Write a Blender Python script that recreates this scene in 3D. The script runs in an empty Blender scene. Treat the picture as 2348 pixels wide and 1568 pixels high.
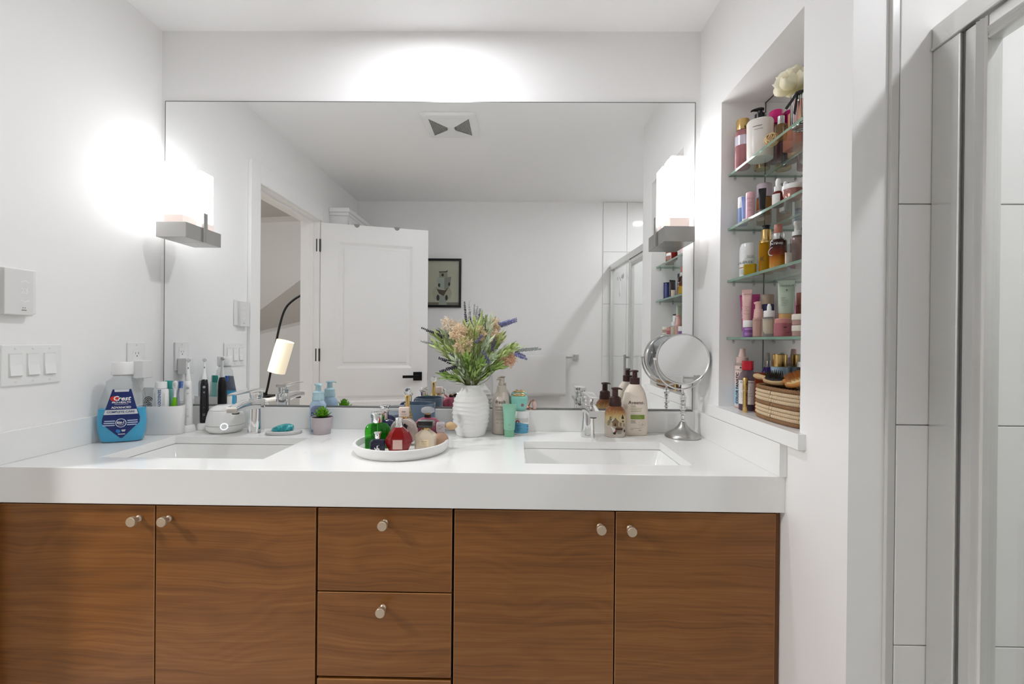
import bpy, math, random
from mathutils import Vector, Matrix
random.seed(7)
PI = math.pi
sc = bpy.context.scene
COL = sc.collection

# ---------------------------------------------------------------- camera, world, exposure
cam_d = bpy.data.cameras.new('camera')
cam_d.sensor_width = 36.0
cam_d.lens = 15.639
cam_d.clip_start = 0.02
cam = bpy.data.objects.new('camera', cam_d)
COL.objects.link(cam)
def cam_matrix(loc, yaw, pitch, roll):
    fwd = Vector((-math.sin(yaw) * math.cos(pitch), math.cos(yaw) * math.cos(pitch), math.sin(pitch)))
    right = Vector((math.cos(yaw), math.sin(yaw), 0))
    up = right.cross(fwd)
    r = math.cos(roll) * right + math.sin(roll) * up
    u = -math.sin(roll) * right + math.cos(roll) * up
    m = Matrix((r, u, -fwd)).transposed().to_4x4()
    m.translation = Vector(loc)
    return m
cam.matrix_world = cam_matrix((0, -1.75, 1.227), 0.01189, -0.00326, 0.00905)
sc.camera = cam
w = bpy.data.worlds.new('world')
w.use_nodes = True
w.node_tree.nodes['Background'].inputs[0].default_value = (0.8, 0.82, 0.85, 1)
w.node_tree.nodes['Background'].inputs[1].default_value = 0.3
sc.world = w
sc.view_settings.view_transform = 'Standard'
sc.view_settings.look = 'None'
sc.view_settings.gamma = 1.0
sc.view_settings.exposure = 3.55
sc.view_settings.use_curve_mapping = False
cy = sc.cycles
cy.max_bounces = 10
cy.diffuse_bounces = 6
cy.glossy_bounces = 6
cy.transmission_bounces = 7
cy.transparent_max_bounces = 20
cy.caustics_reflective = True
cy.blur_glossy = 1.0
cy.caustics_refractive = False
cy.sample_clamp_indirect = 1.5
cy.use_light_tree = False
cy.use_denoising = True
cy.use_adaptive_sampling = True
cy.adaptive_threshold = 0.03
SCONCE_E = 0.8
SPOT_E = 32.0
SHOWER_E = 36.0
LAMP_E = 0.04
BEDROOM_FILL_E = 34.0

# ---------------------------------------------------------------- materials
MATS = {}
def lin(c):
    if isinstance(c, str):
        c = tuple(int(c[i:i + 2], 16) for i in (0, 2, 4))
    o = []
    for v in c[:3]:
        v = v / 255.0
        o.append(v / 12.92 if v <= 0.04045 else ((v + 0.055) / 1.055) ** 2.4)
    return (o[0], o[1], o[2], 1.0)
def new_mat(name):
    m = bpy.data.materials.new(name)
    m.use_nodes = True
    nt = m.node_tree
    return m, nt, nt.nodes['Principled BSDF']
def M(name, col='cccccc', rough=0.4, metal=0.0, trans=0.0, ior=1.45, emit=None, es=0.0, coat=0.0, sss=0.0, bump=0.0, bscale=200):
    if name in MATS:
        return MATS[name]
    m, nt, b = new_mat(name)
    i = b.inputs
    i['Base Color'].default_value = lin(col)
    i['Roughness'].default_value = rough
    i['Metallic'].default_value = metal
    i['Transmission Weight'].default_value = trans
    i['IOR'].default_value = ior
    i['Coat Weight'].default_value = coat
    i['Coat Roughness'].default_value = 0.05
    if sss:
        i['Subsurface Weight'].default_value = sss
        i['Subsurface Radius'].default_value = (0.01, 0.01, 0.01)
        i['Subsurface Scale'].default_value = 0.3
    if emit:
        i['Emission Color'].default_value = lin(emit)
        i['Emission Strength'].default_value = es
    if bump:
        n = nt.nodes.new('ShaderNodeTexNoise')
        n.inputs['Scale'].default_value = bscale
        n.inputs['Detail'].default_value = 4
        bp = nt.nodes.new('ShaderNodeBump')
        bp.inputs['Strength'].default_value = bump
        bp.inputs['Distance'].default_value = 0.002
        nt.links.new(n.outputs['Fac'], bp.inputs['Height'])
        nt.links.new(bp.outputs['Normal'], i['Normal'])
    MATS[name] = m
    return m
def clear(name, tint='ffffff', ior=1.45, rough=0.0, body=0.0, bodycol='ffffff'):
    """thin clear glass or plastic: transparent tint with a fresnel gloss (and a little body colour)"""
    if name in MATS:
        return MATS[name]
    m, nt, b = new_mat(name)
    out = nt.nodes['Material Output']
    tr = nt.nodes.new('ShaderNodeBsdfTransparent')
    tr.inputs['Color'].default_value = lin(tint)
    gl = nt.nodes.new('ShaderNodeBsdfGlossy')
    gl.inputs['Roughness'].default_value = rough
    lw = nt.nodes.new('ShaderNodeLayerWeight')
    lw.inputs['Blend'].default_value = 0.5
    pw = nt.nodes.new('ShaderNodeMath')
    pw.operation = 'POWER'
    pw.inputs[1].default_value = 5.0
    nt.links.new(lw.outputs['Facing'], pw.inputs[0])
    fr = nt.nodes.new('ShaderNodeMath')          # Schlick reflectance, the same from both sides
    fr.operation = 'MULTIPLY_ADD'
    r0 = ((ior - 1) / (ior + 1)) ** 2
    fr.inputs[1].default_value = (1 - r0) * 0.85
    fr.inputs[2].default_value = r0
    nt.links.new(pw.outputs[0], fr.inputs[0])
    base = tr.outputs[0]
    if body:
        df = nt.nodes.new('ShaderNodeBsdfDiffuse')
        df.inputs['Color'].default_value = lin(bodycol)
        mb = nt.nodes.new('ShaderNodeMixShader')
        mb.inputs[0].default_value = body
        nt.links.new(tr.outputs[0], mb.inputs[1])
        nt.links.new(df.outputs[0], mb.inputs[2])
        base = mb.outputs[0]
    mx = nt.nodes.new('ShaderNodeMixShader')
    nt.links.new(fr.outputs[0], mx.inputs[0])
    nt.links.new(base, mx.inputs[1])
    nt.links.new(gl.outputs[0], mx.inputs[2])
    nt.links.new(mx.outputs[0], out.inputs['Surface'])
    MATS[name] = m
    return m
def nd(nt, kind, **kw):
    n = nt.nodes.new(kind)
    for k, v in kw.items():
        if k in ('operation', 'blend_type', 'data_type', 'wave_type', 'bands_direction'):
            setattr(n, k, v)
        else:
            n.inputs[k].default_value = v
    return n
def ramp(nt, stops):
    r = nt.nodes.new('ShaderNodeValToRGB')
    e = r.color_ramp.elements
    e[0].position, e[0].color = stops[0][0], lin(stops[0][1])
    e[1].position, e[1].color = stops[-1][0], lin(stops[-1][1])
    for p, c in stops[1:-1]:
        x = e.new(p)
        x.color = lin(c)
    return r
def wood_mat(name, dark, mid, light):
    m, nt, b = new_mat(name)
    L = nt.links.new
    tc = nt.nodes.new('ShaderNodeTexCoord')
    oi = nt.nodes.new('ShaderNodeObjectInfo')
    mu = nd(nt, 'ShaderNodeMath', operation='MULTIPLY')
    mu.inputs[1].default_value = 37.0
    L(oi.outputs['Random'], mu.inputs[0])
    ad = nd(nt, 'ShaderNodeVectorMath', operation='ADD')
    L(tc.outputs['Object'], ad.inputs[0])
    L(mu.outputs[0], ad.inputs[1])
    def noise(sx, sz, det, dist, src=None):
        mp = nt.nodes.new('ShaderNodeMapping')
        mp.inputs['Scale'].default_value = (sx, 1.0, sz)
        L(src or ad.outputs[0], mp.inputs['Vector'])
        n = nd(nt, 'ShaderNodeTexNoise', Scale=1.0, Detail=det, Distortion=dist)
        L(mp.outputs[0], n.inputs['Vector'])
        return n.outputs['Fac']
    big = noise(1.5, 5.0, 2.0, 0.5)
    # the grain lines wander up and down along the board
    wz = nd(nt, 'ShaderNodeMath', operation='MULTIPLY_ADD')
    wz.inputs[1].default_value = 0.06
    wz.inputs[2].default_value = -0.03
    L(noise(2.6, 4.0, 2.0, 0.3), wz.inputs[0])
    cb = nt.nodes.new('ShaderNodeCombineXYZ')
    L(wz.outputs[0], cb.inputs['Z'])
    wp = nd(nt, 'ShaderNodeVectorMath', operation='ADD')
    L(ad.outputs[0], wp.inputs[0])
    L(cb.outputs[0], wp.inputs[1])
    sep = nt.nodes.new('ShaderNodeSeparateXYZ')
    L(ad.outputs[0], sep.inputs[0])
    zz = nd(nt, 'ShaderNodeMath', operation='MULTIPLY')
    zz.inputs[1].default_value = 130.0
    L(sep.outputs['Z'], zz.inputs[0])
    bb = nd(nt, 'ShaderNodeMath', operation='MULTIPLY')
    bb.inputs[1].default_value = 60.0
    L(big, bb.inputs[0])
    sm = nd(nt, 'ShaderNodeMath', operation='ADD')
    L(zz.outputs[0], sm.inputs[0])
    L(bb.outputs[0], sm.inputs[1])
    sn = nd(nt, 'ShaderNodeMath', operation='SINE')
    L(sm.outputs[0], sn.inputs[0])
    fine = noise(2.5, 190.0, 4.0, 0.2, wp.outputs[0])
    mid_n = noise(0.9, 24.0, 4.0, 0.5, wp.outputs[0])
    # weighted sum
    a1 = nd(nt, 'ShaderNodeMath', operation='MULTIPLY_ADD')
    a1.inputs[1].default_value = 0.035
    a1.inputs[2].default_value = 0.0
    L(sn.outputs[0], a1.inputs[0])
    a2 = nd(nt, 'ShaderNodeMath', operation='MULTIPLY_ADD')
    a2.inputs[1].default_value = 0.55
    L(fine, a2.inputs[0])
    L(a1.outputs[0], a2.inputs[2])
    a3 = nd(nt, 'ShaderNodeMath', operation='MULTIPLY_ADD')
    a3.inputs[1].default_value = 0.46
    L(mid_n, a3.inputs[0])
    L(a2.outputs[0], a3.inputs[2])
    r = ramp(nt, [(0.28, dark), (0.51, mid), (0.76, light)])
    L(a3.outputs[0], r.inputs[0])
    L(r.outputs[0], b.inputs['Base Color'])
    b.inputs['Roughness'].default_value = 0.42
    bp = nd(nt, 'ShaderNodeBump', Strength=0.08, Distance=0.001)
    L(fine, bp.inputs['Height'])
    L(bp.outputs[0], b.inputs['Normal'])
    MATS[name] = m
    return m
def marble_mat(name, base, vein, rough=0.12, scale=2.2, lo=0.46, hi=0.54):
    m, nt, b = new_mat(name)
    L = nt.links.new
    tc = nt.nodes.new('ShaderNodeTexCoord')
    n0 = nd(nt, 'ShaderNodeTexNoise', Scale=scale, Detail=5.0, Distortion=1.6)
    L(tc.outputs['Object'], n0.inputs['Vector'])
    ab = nd(nt, 'ShaderNodeMath', operation='SUBTRACT')
    ab.inputs[1].default_value = 0.5
    L(n0.outputs['Fac'], ab.inputs[0])
    ab2 = nd(nt, 'ShaderNodeMath', operation='ABSOLUTE')
    L(ab.outputs[0], ab2.inputs[0])
    n1 = nd(nt, 'ShaderNodeTexNoise', Scale=scale * 1.3, Detail=2.0)
    L(tc.outputs['Object'], n1.inputs['Vector'])
    mk = nd(nt, 'ShaderNodeMath', operation='GREATER_THAN')
    r0 = ramp(nt, [(0.60, 'ffffff'), (0.72, '000000')])
    L(n1.outputs['Fac'], r0.inputs[0])
    mx = nd(nt, 'ShaderNodeMath', operation='MULTIPLY_ADD')
    mx.inputs[1].default_value = 0.25
    L(r0.outputs[0], mx.inputs[0])
    L(ab2.outputs[0], mx.inputs[2])
    r = ramp(nt, [(0.0, vein), (0.035, base)])
    L(mx.outputs[0], r.inputs[0])
    L(r.outputs[0], b.inputs['Base Color'])
    b.inputs['Roughness'].default_value = rough
    MATS[name] = m
    return m

PAINT = M('wall_paint', 'f5f4f3', 0.55, bump=0.02, bscale=350)
CEILP = M('ceiling_paint', 'f6f5f4', 0.7, bump=0.02, bscale=300)
TRIM = M('trim_paint', 'f4f3f2', 0.32)
WALNUT = wood_mat('walnut_veneer', '6a3f16', '875421', '9c6832')
WALNUT_EDGE = M('walnut_edge', 'b98a5c', 0.4)
DARKGAP = M('cabinet_shadow_gap', '1a0e08', 0.8)
MARBLE = marble_mat('white_quartz', 'f3f3f1', 'dededd')
CERAM = M('white_ceramic', 'f2f2f0', 0.1, coat=0.4)
CHROME = M('chrome', 'f0f0f0', 0.04, 1.0)
NICKEL = M('brushed_nickel', 'b9b8b5', 0.32, 1.0)
SATIN = M('satin_aluminium', 'd2d2d0', 0.22, 1.0)
MIRROR = M('mirror_silver', 'f4f5f5', 0.0, 1.0)
MIRROR_EDGE = M('mirror_edge', '6a6c6b', 0.3, 0.6)
KNOBM = M('knob_satin', 'cdbba3', 0.38, 0.55)
BLACK = M('black_plastic', '0c0c0d', 0.3)
BLACKM = M('matte_black_metal', '101011', 0.45, 0.4)
WPLAST = M('white_plastic', 'eeeeec', 0.3)
WGLOSS = M('white_gloss_plastic', 'f2f2f1', 0.12)
GRAYPL = M('gray_plastic', 'a8a8a6', 0.4)
GOLD = M('gold_metal', 'd9b878', 0.2, 1.0)
ROSEGOLD = M('rose_gold', 'd99a80', 0.2, 1.0)
GLASS = clear('clear_glass', 'f4f8f6')
CLEARP = clear('clear_plastic', 'f2f4f4', 1.4, 0.05, 0.05)
SHGLASS = clear('shower_glass', 'fafbfa', 1.5)
SHELFG = clear('shelf_glass', 'f7fcf9', 1.5)
SHELFE = M('shelf_glass_edge', 'a5c9b6', 0.08, 0.0, 0.55)
INK = M('black_ink', '1c1c1e', 0.5)
INKG = M('gray_ink', '6d6a66', 0.5)
INKW = M('white_ink', 'f4f4f4', 0.5)

# ---------------------------------------------------------------- mesh helpers
class G:
    def __init__(s):
        s.v, s.f, s.mi = [], [], []
    def add(s, vs, fs, mi=0):
        o = len(s.v)
        s.v += [tuple(p) for p in vs]
        s.f += [tuple(i + o for i in f) for f in fs]
        s.mi += [mi] * len(fs)
        return s
    def box(s, x0, x1, y0, y1, z0, z1, mi=0):
        x0, x1 = sorted((x0, x1)); y0, y1 = sorted((y0, y1)); z0, z1 = sorted((z0, z1))
        v = [(x, y, z) for z in (z0, z1) for y in (y0, y1) for x in (x0, x1)]
        return s.add(v, [(0, 2, 3, 1), (4, 5, 7, 6), (0, 1, 5, 4), (2, 6, 7, 3), (0, 4, 6, 2), (1, 3, 7, 5)], mi)
    def rings(s, rs, cap0=True, cap1=True, mi=0, close=True):
        n = len(rs[0])
        vs = [p for r in rs for p in r]
        fs = []
        m = n if close else n - 1
        for k in range(len(rs) - 1):
            for j in range(m):
                a, b = k * n + j, k * n + (j + 1) % n
                fs.append((a, b, b + n, a + n))
        if cap0:
            fs.append(tuple(range(n - 1, -1, -1)))
        if cap1:
            fs.append(tuple((len(rs) - 1) * n + j for j in range(n)))
        return s.add(vs, fs, mi)
    def sect(s, secs, seg=32, mi=0, cap0=True, cap1=True, c=(0, 0, 0)):
        """secs: (z, width, depth, exponent, ox, oy)"""
        rs = []
        for q in secs:
            z, wd, dp = q[0], q[1], q[2]
            n = q[3] if len(q) > 3 else 2.0
            ox = q[4] if len(q) > 4 else 0.0
            oy = q[5] if len(q) > 5 else 0.0
            r = []
            for k in range(seg):
                a = 2 * PI * k / seg
                ca, sa = math.cos(a), math.sin(a)
                x = math.copysign(abs(ca) ** (2 / n), ca) * wd / 2
                y = math.copysign(abs(sa) ** (2 / n), sa) * dp / 2
                r.append((c[0] + x + ox, c[1] + y + oy, c[2] + z))
            rs.append(r)
        return s.rings(rs, cap0, cap1, mi)
    def lathe(s, prof, seg=32, mi=0, c=(0, 0, 0), cap0=True, cap1=True):
        return s.sect([(z, 2 * r, 2 * r) for r, z in prof], seg, mi, cap0, cap1, c)
    def tube(s, path, r, seg=10, mi=0, caps=True, closed=False):
        P = [Vector(p) for p in path]
        n = len(P)
        rs = []
        t0 = None
        nrm = None
        for k in range(n):
            if closed:
                t = (P[(k + 1) % n] - P[k - 1]).normalized()
            else:
                t = (P[min(k + 1, n - 1)] - P[max(k - 1, 0)]).normalized()
            if nrm is None:
                nrm = t.orthogonal().normalized()
            else:
                nrm = (nrm - t * nrm.dot(t))
                nrm = nrm.normalized() if nrm.length > 1e-9 else t.orthogonal().normalized()
            bn = t.cross(nrm)
            rr = r[k] if isinstance(r, (list, tuple)) else r
            rs.append([tuple(P[k] + nrm * math.cos(2 * PI * j / seg) * rr + bn * math.sin(2 * PI * j / seg) * rr) for j in range(seg)])
        if closed:
            rs.append(rs[0])
            return s.rings(rs, False, False, mi)
        return s.rings(rs, caps, caps, mi)
    def ell(s, c, rx, ry, rz, seg=16, rn=10, mi=0):
        rs = []
        for k in range(rn + 1):
            t = -PI / 2 + PI * min(max(k / rn, 0.012), 0.988)
            rs.append([(c[0] + rx * math.cos(t) * math.cos(2 * PI * j / seg), c[1] + ry * math.cos(t) * math.sin(2 * PI * j / seg), c[2] + rz * math.sin(t)) for j in range(seg)])
        return s.rings(rs, True, True, mi)
    def poly(s, pts, h=None, mi=0, y=0.0):
        """flat polygon in the XZ plane, facing -Y; h extrudes back to y+h"""
        n = len(pts)
        if h is None:
            return s.add([(x, y, z) for x, z in pts], [tuple(range(n))], mi)
        return s.rings([[(x, y, z) for x, z in pts], [(x, y + h, z) for x, z in pts]], True, True, mi)
    def xf(s, m):
        s.v = [tuple(m @ Vector(p)) for p in s.v]
        return s
    def mesh(s, name, mats, angle=40):
        me = bpy.data.meshes.new(name)
        me.from_pydata(s.v, [], s.f)
        for mt in (mats if isinstance(mats, (list, tuple)) else [mats]):
            me.materials.append(mt)
        if any(s.mi):
            me.polygons.foreach_set('material_index', s.mi)
        if angle:
            me.polygons.foreach_set('use_smooth', [True] * len(s.f))
            me.set_sharp_from_angle(angle=math.radians(angle))
        me.update()
        import bmesh
        bm = bmesh.new()
        bm.from_mesh(me)
        bmesh.ops.recalc_face_normals(bm, faces=bm.faces)
        bm.to_mesh(me)
        bm.free()
        return me
    def obj(s, name, mats, parent=None, angle=40, bevel=0.0, loc=None, rot=None, seg=2):
        return link(name, s.mesh(name, mats, angle), parent, loc, rot, bevel, seg)
def link(name, me, parent=None, loc=None, rot=None, bevel=0.0, seg=2, mat=None):
    o = bpy.data.objects.new(name, me)
    COL.objects.link(o)
    if parent:
        o.parent = parent
    if mat is not None:
        o.matrix_local = mat
    if loc:
        o.location = loc
    if rot:
        o.rotation_euler = rot
    if bevel:
        b = o.modifiers.new('bevel', 'BEVEL')
        b.width = bevel
        b.segments = seg
        b.limit_method = 'ANGLE'
    return o
def tag(o, label, cat, group=None, kind=None):
    if label:
        o['label'] = label
    if cat:
        o['category'] = cat
    if group:
        o['group'] = group
    if kind:
        o['kind'] = kind
    return o
def structure(o):
    o['kind'] = 'structure'
    return o
def thing(name, label, cat, loc=(0, 0, 0), rz=0.0, group=None, rx=0.0, ry=0.0):
    o = bpy.data.objects.new(name, None)
    o.empty_display_size = 0.02
    COL.objects.link(o)
    o.location = loc
    o.rotation_euler = (math.radians(rx), math.radians(ry), math.radians(rz))
    return tag(o, label, cat, group)
def front(secs):
    """y of a lofted body's front surface at (x, z)"""
    def f(x, z):
        q = secs[-1]
        for a, b in zip(secs, secs[1:]):
            if min(a[0], b[0]) <= z <= max(a[0], b[0]) and a[0] != b[0]:
                t = (z - a[0]) / (b[0] - a[0])
                wd = a[1] + (b[1] - a[1]) * t
                dp = a[2] + (b[2] - a[2]) * t
                n = (a[3] if len(a) > 3 else 2.0) * (1 - t) + (b[3] if len(b) > 3 else 2.0) * t
                u = min(abs(2 * x / wd), 0.999)
                return -dp / 2 * (1 - u ** n) ** (1 / n)
        u = min(abs(2 * x / q[1]), 0.999)
        return -q[2] / 2 * (1 - u ** 2) ** 0.5
    return f
def flat(y=0.0):
    return lambda x, z: y
def label_patch(parent, rows, surf, mat, name='label', nx=10, nz=6, off=0.0006):
    """rows: (z, x left, x right) from bottom to top, laid on a body's front"""
    rr = []
    for a, b in zip(rows, rows[1:]):
        for k in range(nz):
            t = k / nz
            rr.append(tuple(a[i] + (b[i] - a[i]) * t for i in range(3)))
    rr.append(rows[-1])
    rs = [[(xl + (xr - xl) * j / nx, surf(xl + (xr - xl) * j / nx, z) - off, z) for j in range(nx + 1)] for z, xl, xr in rr]
    g = G()
    g.rings(rs, False, False, 0, close=False)
    return g.obj(name, mat, parent, angle=60)
def text(parent, body, size, x, z, mat, surf=None, rot=0.0, off=0.0011, bold=0.0, align='CENTER', name='lettering', sx=1.0, shear=0.0):
    cu = bpy.data.curves.new('t', 'FONT')
    cu.body = body
    cu.size = size
    cu.align_x = align
    cu.align_y = 'CENTER'
    cu.resolution_u = 2
    cu.offset = bold
    cu.shear = shear
    o = bpy.data.objects.new('t', cu)
    me = bpy.data.meshes.new_from_object(o)
    bpy.data.objects.remove(o)
    bpy.data.curves.remove(cu)
    surf = surf or flat()
    ca, sa = math.cos(math.radians(rot)), math.sin(math.radians(rot))
    for v in me.vertices:
        u, t = v.co.x * sx, v.co.y
        px, pz = x + u * ca - t * sa, z + u * sa + t * ca
        v.co = (px, surf(px, pz) - off, pz)
    me.materials.clear()
    me.materials.append(mat)
    me.name = name
    return link(name, me, parent)
def lines(parent, ls, mat, surf=None, off=0.001, name='fine_print'):
    """rows of small print too small to read: thin strips (x0, x1, z, height)"""
    surf = surf or flat()
    g = G()
    for x0, x1, z, h in ls:
        n = 5
        a = [(x0 + (x1 - x0) * k / n, surf(x0 + (x1 - x0) * k / n, z - h / 2) - off, z - h / 2) for k in range(n + 1)]
        b = [(x0 + (x1 - x0) * k / n, surf(x0 + (x1 - x0) * k / n, z + h / 2) - off, z + h / 2) for k in range(n + 1)]
        g.rings([a, b], False, False, 0, close=False)
    return g.obj(name, mat, parent, angle=0)
def shape(parent, polys, mat, surf=None, off=0.001, name='emblem'):
    surf = surf or flat()
    g = G()
    for pts in polys:
        g.add([(x, surf(x, z) - off, z) for x, z in pts], [tuple(range(len(pts)))])
    return g.obj(name, mat, parent, angle=0)
def ring_shape(parent, cx, cz, r0, r1, mat, surf=None, off=0.001, name='emblem', a0=0, a1=360, n=28):
    surf = surf or flat()
    g = G()
    A, B = [], []
    for k in range(n + 1):
        a = math.radians(a0 + (a1 - a0) * k / n)
        for R, lst in ((r0, A), (r1, B)):
            x, z = cx + R * math.cos(a), cz + R * math.sin(a)
            lst.append((x, surf(x, z) - off, z))
    g.rings([A, B], False, False, 0, close=False)
    return g.obj(name, mat, parent, angle=0)
# ---------------------------------------------------------------- the room
XL, XR, ZC, YO = -1.4218, 0.7095, 2.4437, -2.16
structure(G().box(-1.56, 1.85, YO - 0.1, 0.1, -0.06, 0.0).obj('floor', M('floor_tile', 'e6e5e2', 0.3), angle=0))
structure(G().box(-1.56, 1.85, YO - 0.1, 0.1, ZC, ZC + 0.06).obj('ceiling', CEILP, angle=0))
structure(G().box(-1.56, 0.9, 0.005, 0.1, 0, ZC).obj('wall_back', PAINT, angle=0))
# left wall with the doorway
DY0, DY1, DZ = -0.668, -1.43, 2.078
wl = G()
wl.box(XL - 0.135, XL, 0.005, DY0, 0, ZC)
wl.box(XL - 0.135, XL, DY1, YO, 0, ZC)
wl.box(XL - 0.135, XL, DY0, DY1, DZ, ZC)
structure(wl.obj('wall_left', PAINT, angle=0))
# right wall with the recessed shelf niche
NY0, NY1, NZ0, NZ1, NX = -0.178, -0.628, 0.964, 2.069, 0.866
YW = -0.7918
wr = G()
wr.box(XR, 0.9, 0.005, NY0, 0, ZC)
wr.box(XR, 0.9, NY1, YW, 0, ZC)
wr.box(XR, 0.9, NY0, NY1, 0, NZ0)
wr.box(XR, 0.9, NY0, NY1, NZ1, ZC)
wr.box(NX, 0.9, NY0, NY1, NZ0, NZ1)
structure(wr.obj('wall_right', PAINT, angle=0))
structure(G().box(-1.56, 1.85, YO, YO - 0.1, 0, ZC).obj('wall_opposite', PAINT, angle=0))
# shower walls, tiled
GROUT = M('grout', 'c9c8c5', 0.7)
TILE = M('shower_tile_glaze', 'f1f0ee', 0.06, coat=0.3)
ws = structure(G().box(0.9, 1.85, -0.70, YW, 0, ZC).obj('wall_shower_near', PAINT, angle=0))
wside = structure(G().box(1.76, 1.85, YW, YO, 0, ZC).obj('wall_shower_side', GROUT, angle=0))
tile_cache = {}
def tile(parent, axis, a0, a1, z0, z1, at, sign):
    wd, ht = round(a1 - a0, 4), round(z1 - z0, 4)
    k = (axis, wd, ht, sign)
    if k not in tile_cache:
        g = G()
        e = 0.0012
        if axis == 'x':
            g.box(e, wd - e, 0, sign * 0.009, e, ht - e)
        else:
            g.box(0, sign * 0.009, e, wd - e, e, ht - e)
        tile_cache[k] = g.mesh('tile', TILE, angle=0)
    o = link('tile', tile_cache[k], parent, loc=(a0, at, z0) if axis == 'x' else (at, a0, z0))
    b = o.modifiers.new('bevel', 'BEVEL')
    b.width = 0.0012
    b.segments = 1
    return o
rows_n = [0.0, 0.122, 0.589, 1.056, 1.523, 1.99, ZC - 0.001]
for z0, z1 in zip(rows_n, rows_n[1:]):
    for x0, x1 in ((0.802, 1.012), (1.012, 1.622), (1.622, 1.751)):
        tile(ws, 'x', x0, x1, z0, z1, YW, -1)
wo = bpy.data.objects['wall_opposite']
rows_o = [0.0, 0.189, 0.644, 1.099, 1.554, 2.009, ZC - 0.001]
for z0, z1 in zip(rows_o, rows_o[1:]):
    for x0, x1 in ((0.742, 0.95), (0.95, 1.35), (1.35, 1.751)):
        tile(wo, 'x', x0, x1, z0, z1, YO, 1)
for z0, z1 in zip(rows_n, rows_n[1:]):
    for y0, y1 in ((-2.15, -1.70), (-1.70, -1.25), (-1.25, -0.802)):
        tile(wside, 'y', y0, y1, z0, z1, 1.76, -1)
structure(G().box(0.784, 0.8015, YW - 0.009, YW, 0, ZC).obj('trim_1', M('tile_edge_trim', 'd2d1ce', 0.25), angle=0, bevel=0.002))
# door casing and jamb
cs = G()
cs.box(XL, XL + 0.018, -0.572, DY0 + 0.006, 0, DZ + 0.094)
cs.box(XL, XL + 0.018, DY1 - 0.006, DY1 - 0.1, 0, DZ + 0.094)
cs.box(XL, XL + 0.018, DY0 + 0.006, DY1 - 0.006, DZ - 0.006, DZ + 0.094)
structure(cs.obj('trim_2', TRIM, angle=0, bevel=0.003))
jb = G()
jb.box(XL - 0.135, XL, DY0, DY0 - 0.012, 0, DZ)
jb.box(XL - 0.135, XL, DY1, DY1 + 0.012, 0, DZ)
jb.box(XL - 0.135, XL, DY0 - 0.012, DY1 + 0.012, DZ - 0.012, DZ)
jb.box(XL - 0.075, XL - 0.04, DY0 - 0.012, DY0 - 0.024, 0, DZ - 0.012)
jb.box(XL - 0.075, XL - 0.04, DY1 + 0.012, DY1 + 0.024, 0, DZ - 0.012)
jb.box(XL - 0.075, XL - 0.04, DY0 - 0.024, DY1 + 0.024, DZ - 0.024, DZ - 0.012)
structure(jb.obj('trim_3', TRIM, angle=0, bevel=0.0015))
# the bedroom beyond the doorway
BP = M('bedroom_paint', 'c9c8c6', 0.7)
structure(G().box(-4.7, -1.557, -5.1, 0.6, -0.06, 0).obj('floor_bedroom', M('bedroom_floor', '8a7a66', 0.5), angle=0))
structure(G().box(-4.7, -1.557, -5.1, 0.6, 2.75, 2.8).obj('ceiling_bedroom', BP, angle=0))
bw = structure(G().box(-4.7, -4.6, -5.1, 0.6, 0, 2.75).obj('wall_bedroom_side', BP, angle=0))
structure(G().box(-4.6, -1.557, -5.1, -5.0, 0, 2.75).obj('wall_bedroom_far', BP, angle=0))
structure(G().box(-4.6, -1.557, 0.5, 0.6, 0, 2.75).obj('wall_bedroom_near', BP, angle=0))
structure(G().box(-1.557, -1.50, -5.1, YO - 0.1, 0, 2.75).obj('wall_bedroom_return', BP, angle=0))
# sloped ceiling over the bedroom
sl = G()
sl.add([(-4.6, -5.0, 1.15), (-1.56, -5.0, 1.9), (-1.56, -3.6, 2.75), (-4.6, -4.1, 2.75), (-4.6, -5.0, 1.12), (-1.56, -5.0, 1.87), (-1.56, -3.55, 2.75), (-4.6, -4.05, 2.75)],
       [(0, 1, 2, 3), (7, 6, 5, 4), (0, 4, 5, 1), (1, 5, 6, 2), (2, 6, 7, 3), (3, 7, 4, 0)])
structure(sl.obj('ceiling_slope', BP, angle=0))

# the open door, two recessed panels
HX, HY = XL + 0.004, DY1
ang = math.degrees(math.atan2(-1.65 - HY, -0.679 - HX))
door = thing('door_1', 'open white two panel door with black lever handle and dark hinges', 'door', (HX, HY, 0.012), ang)
door['kind'] = 'structure'
del door['category']
DW, DH, DT = 0.762, 2.05, 0.035
dg = G()
def frame_face(g, y):
    pass
st = 0.115
dg.box(0, st, -DT, 0, 0, DH)
dg.box(DW - st, DW, -DT, 0, 0, DH)
dg.box(st, DW - st, -DT, 0, DH - 0.13, DH)
dg.box(st, DW - st, -DT, 0, 0.80, 1.0)
dg.box(st, DW - st, -DT, 0, 0, 0.22)
dg.obj('door_slab', TRIM, door, angle=0, bevel=0.0)
for z0, z1 in ((0.22, 0.80), (1.0, DH - 0.13)):
    p = G()
    x0, x1 = st, DW - st
    for y, s in ((0.0, -1), (-DT, 1)):
        rs = []
        for ins, dp in ((0.0, 0.0), (0.008, 0.004), (0.02, 0.011), (0.036, 0.0115), (0.046, 0.005), (0.052, 0.004)):
            yy = y + s * dp
            rs.append([(x0 + ins, yy, z0 + ins), (x1 - ins, yy, z0 + ins), (x1 - ins, yy, z1 - ins), (x0 + ins, yy, z1 - ins)])
        p.rings(rs, False, True)
    p.obj('panel', TRIM, door, angle=0)
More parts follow.
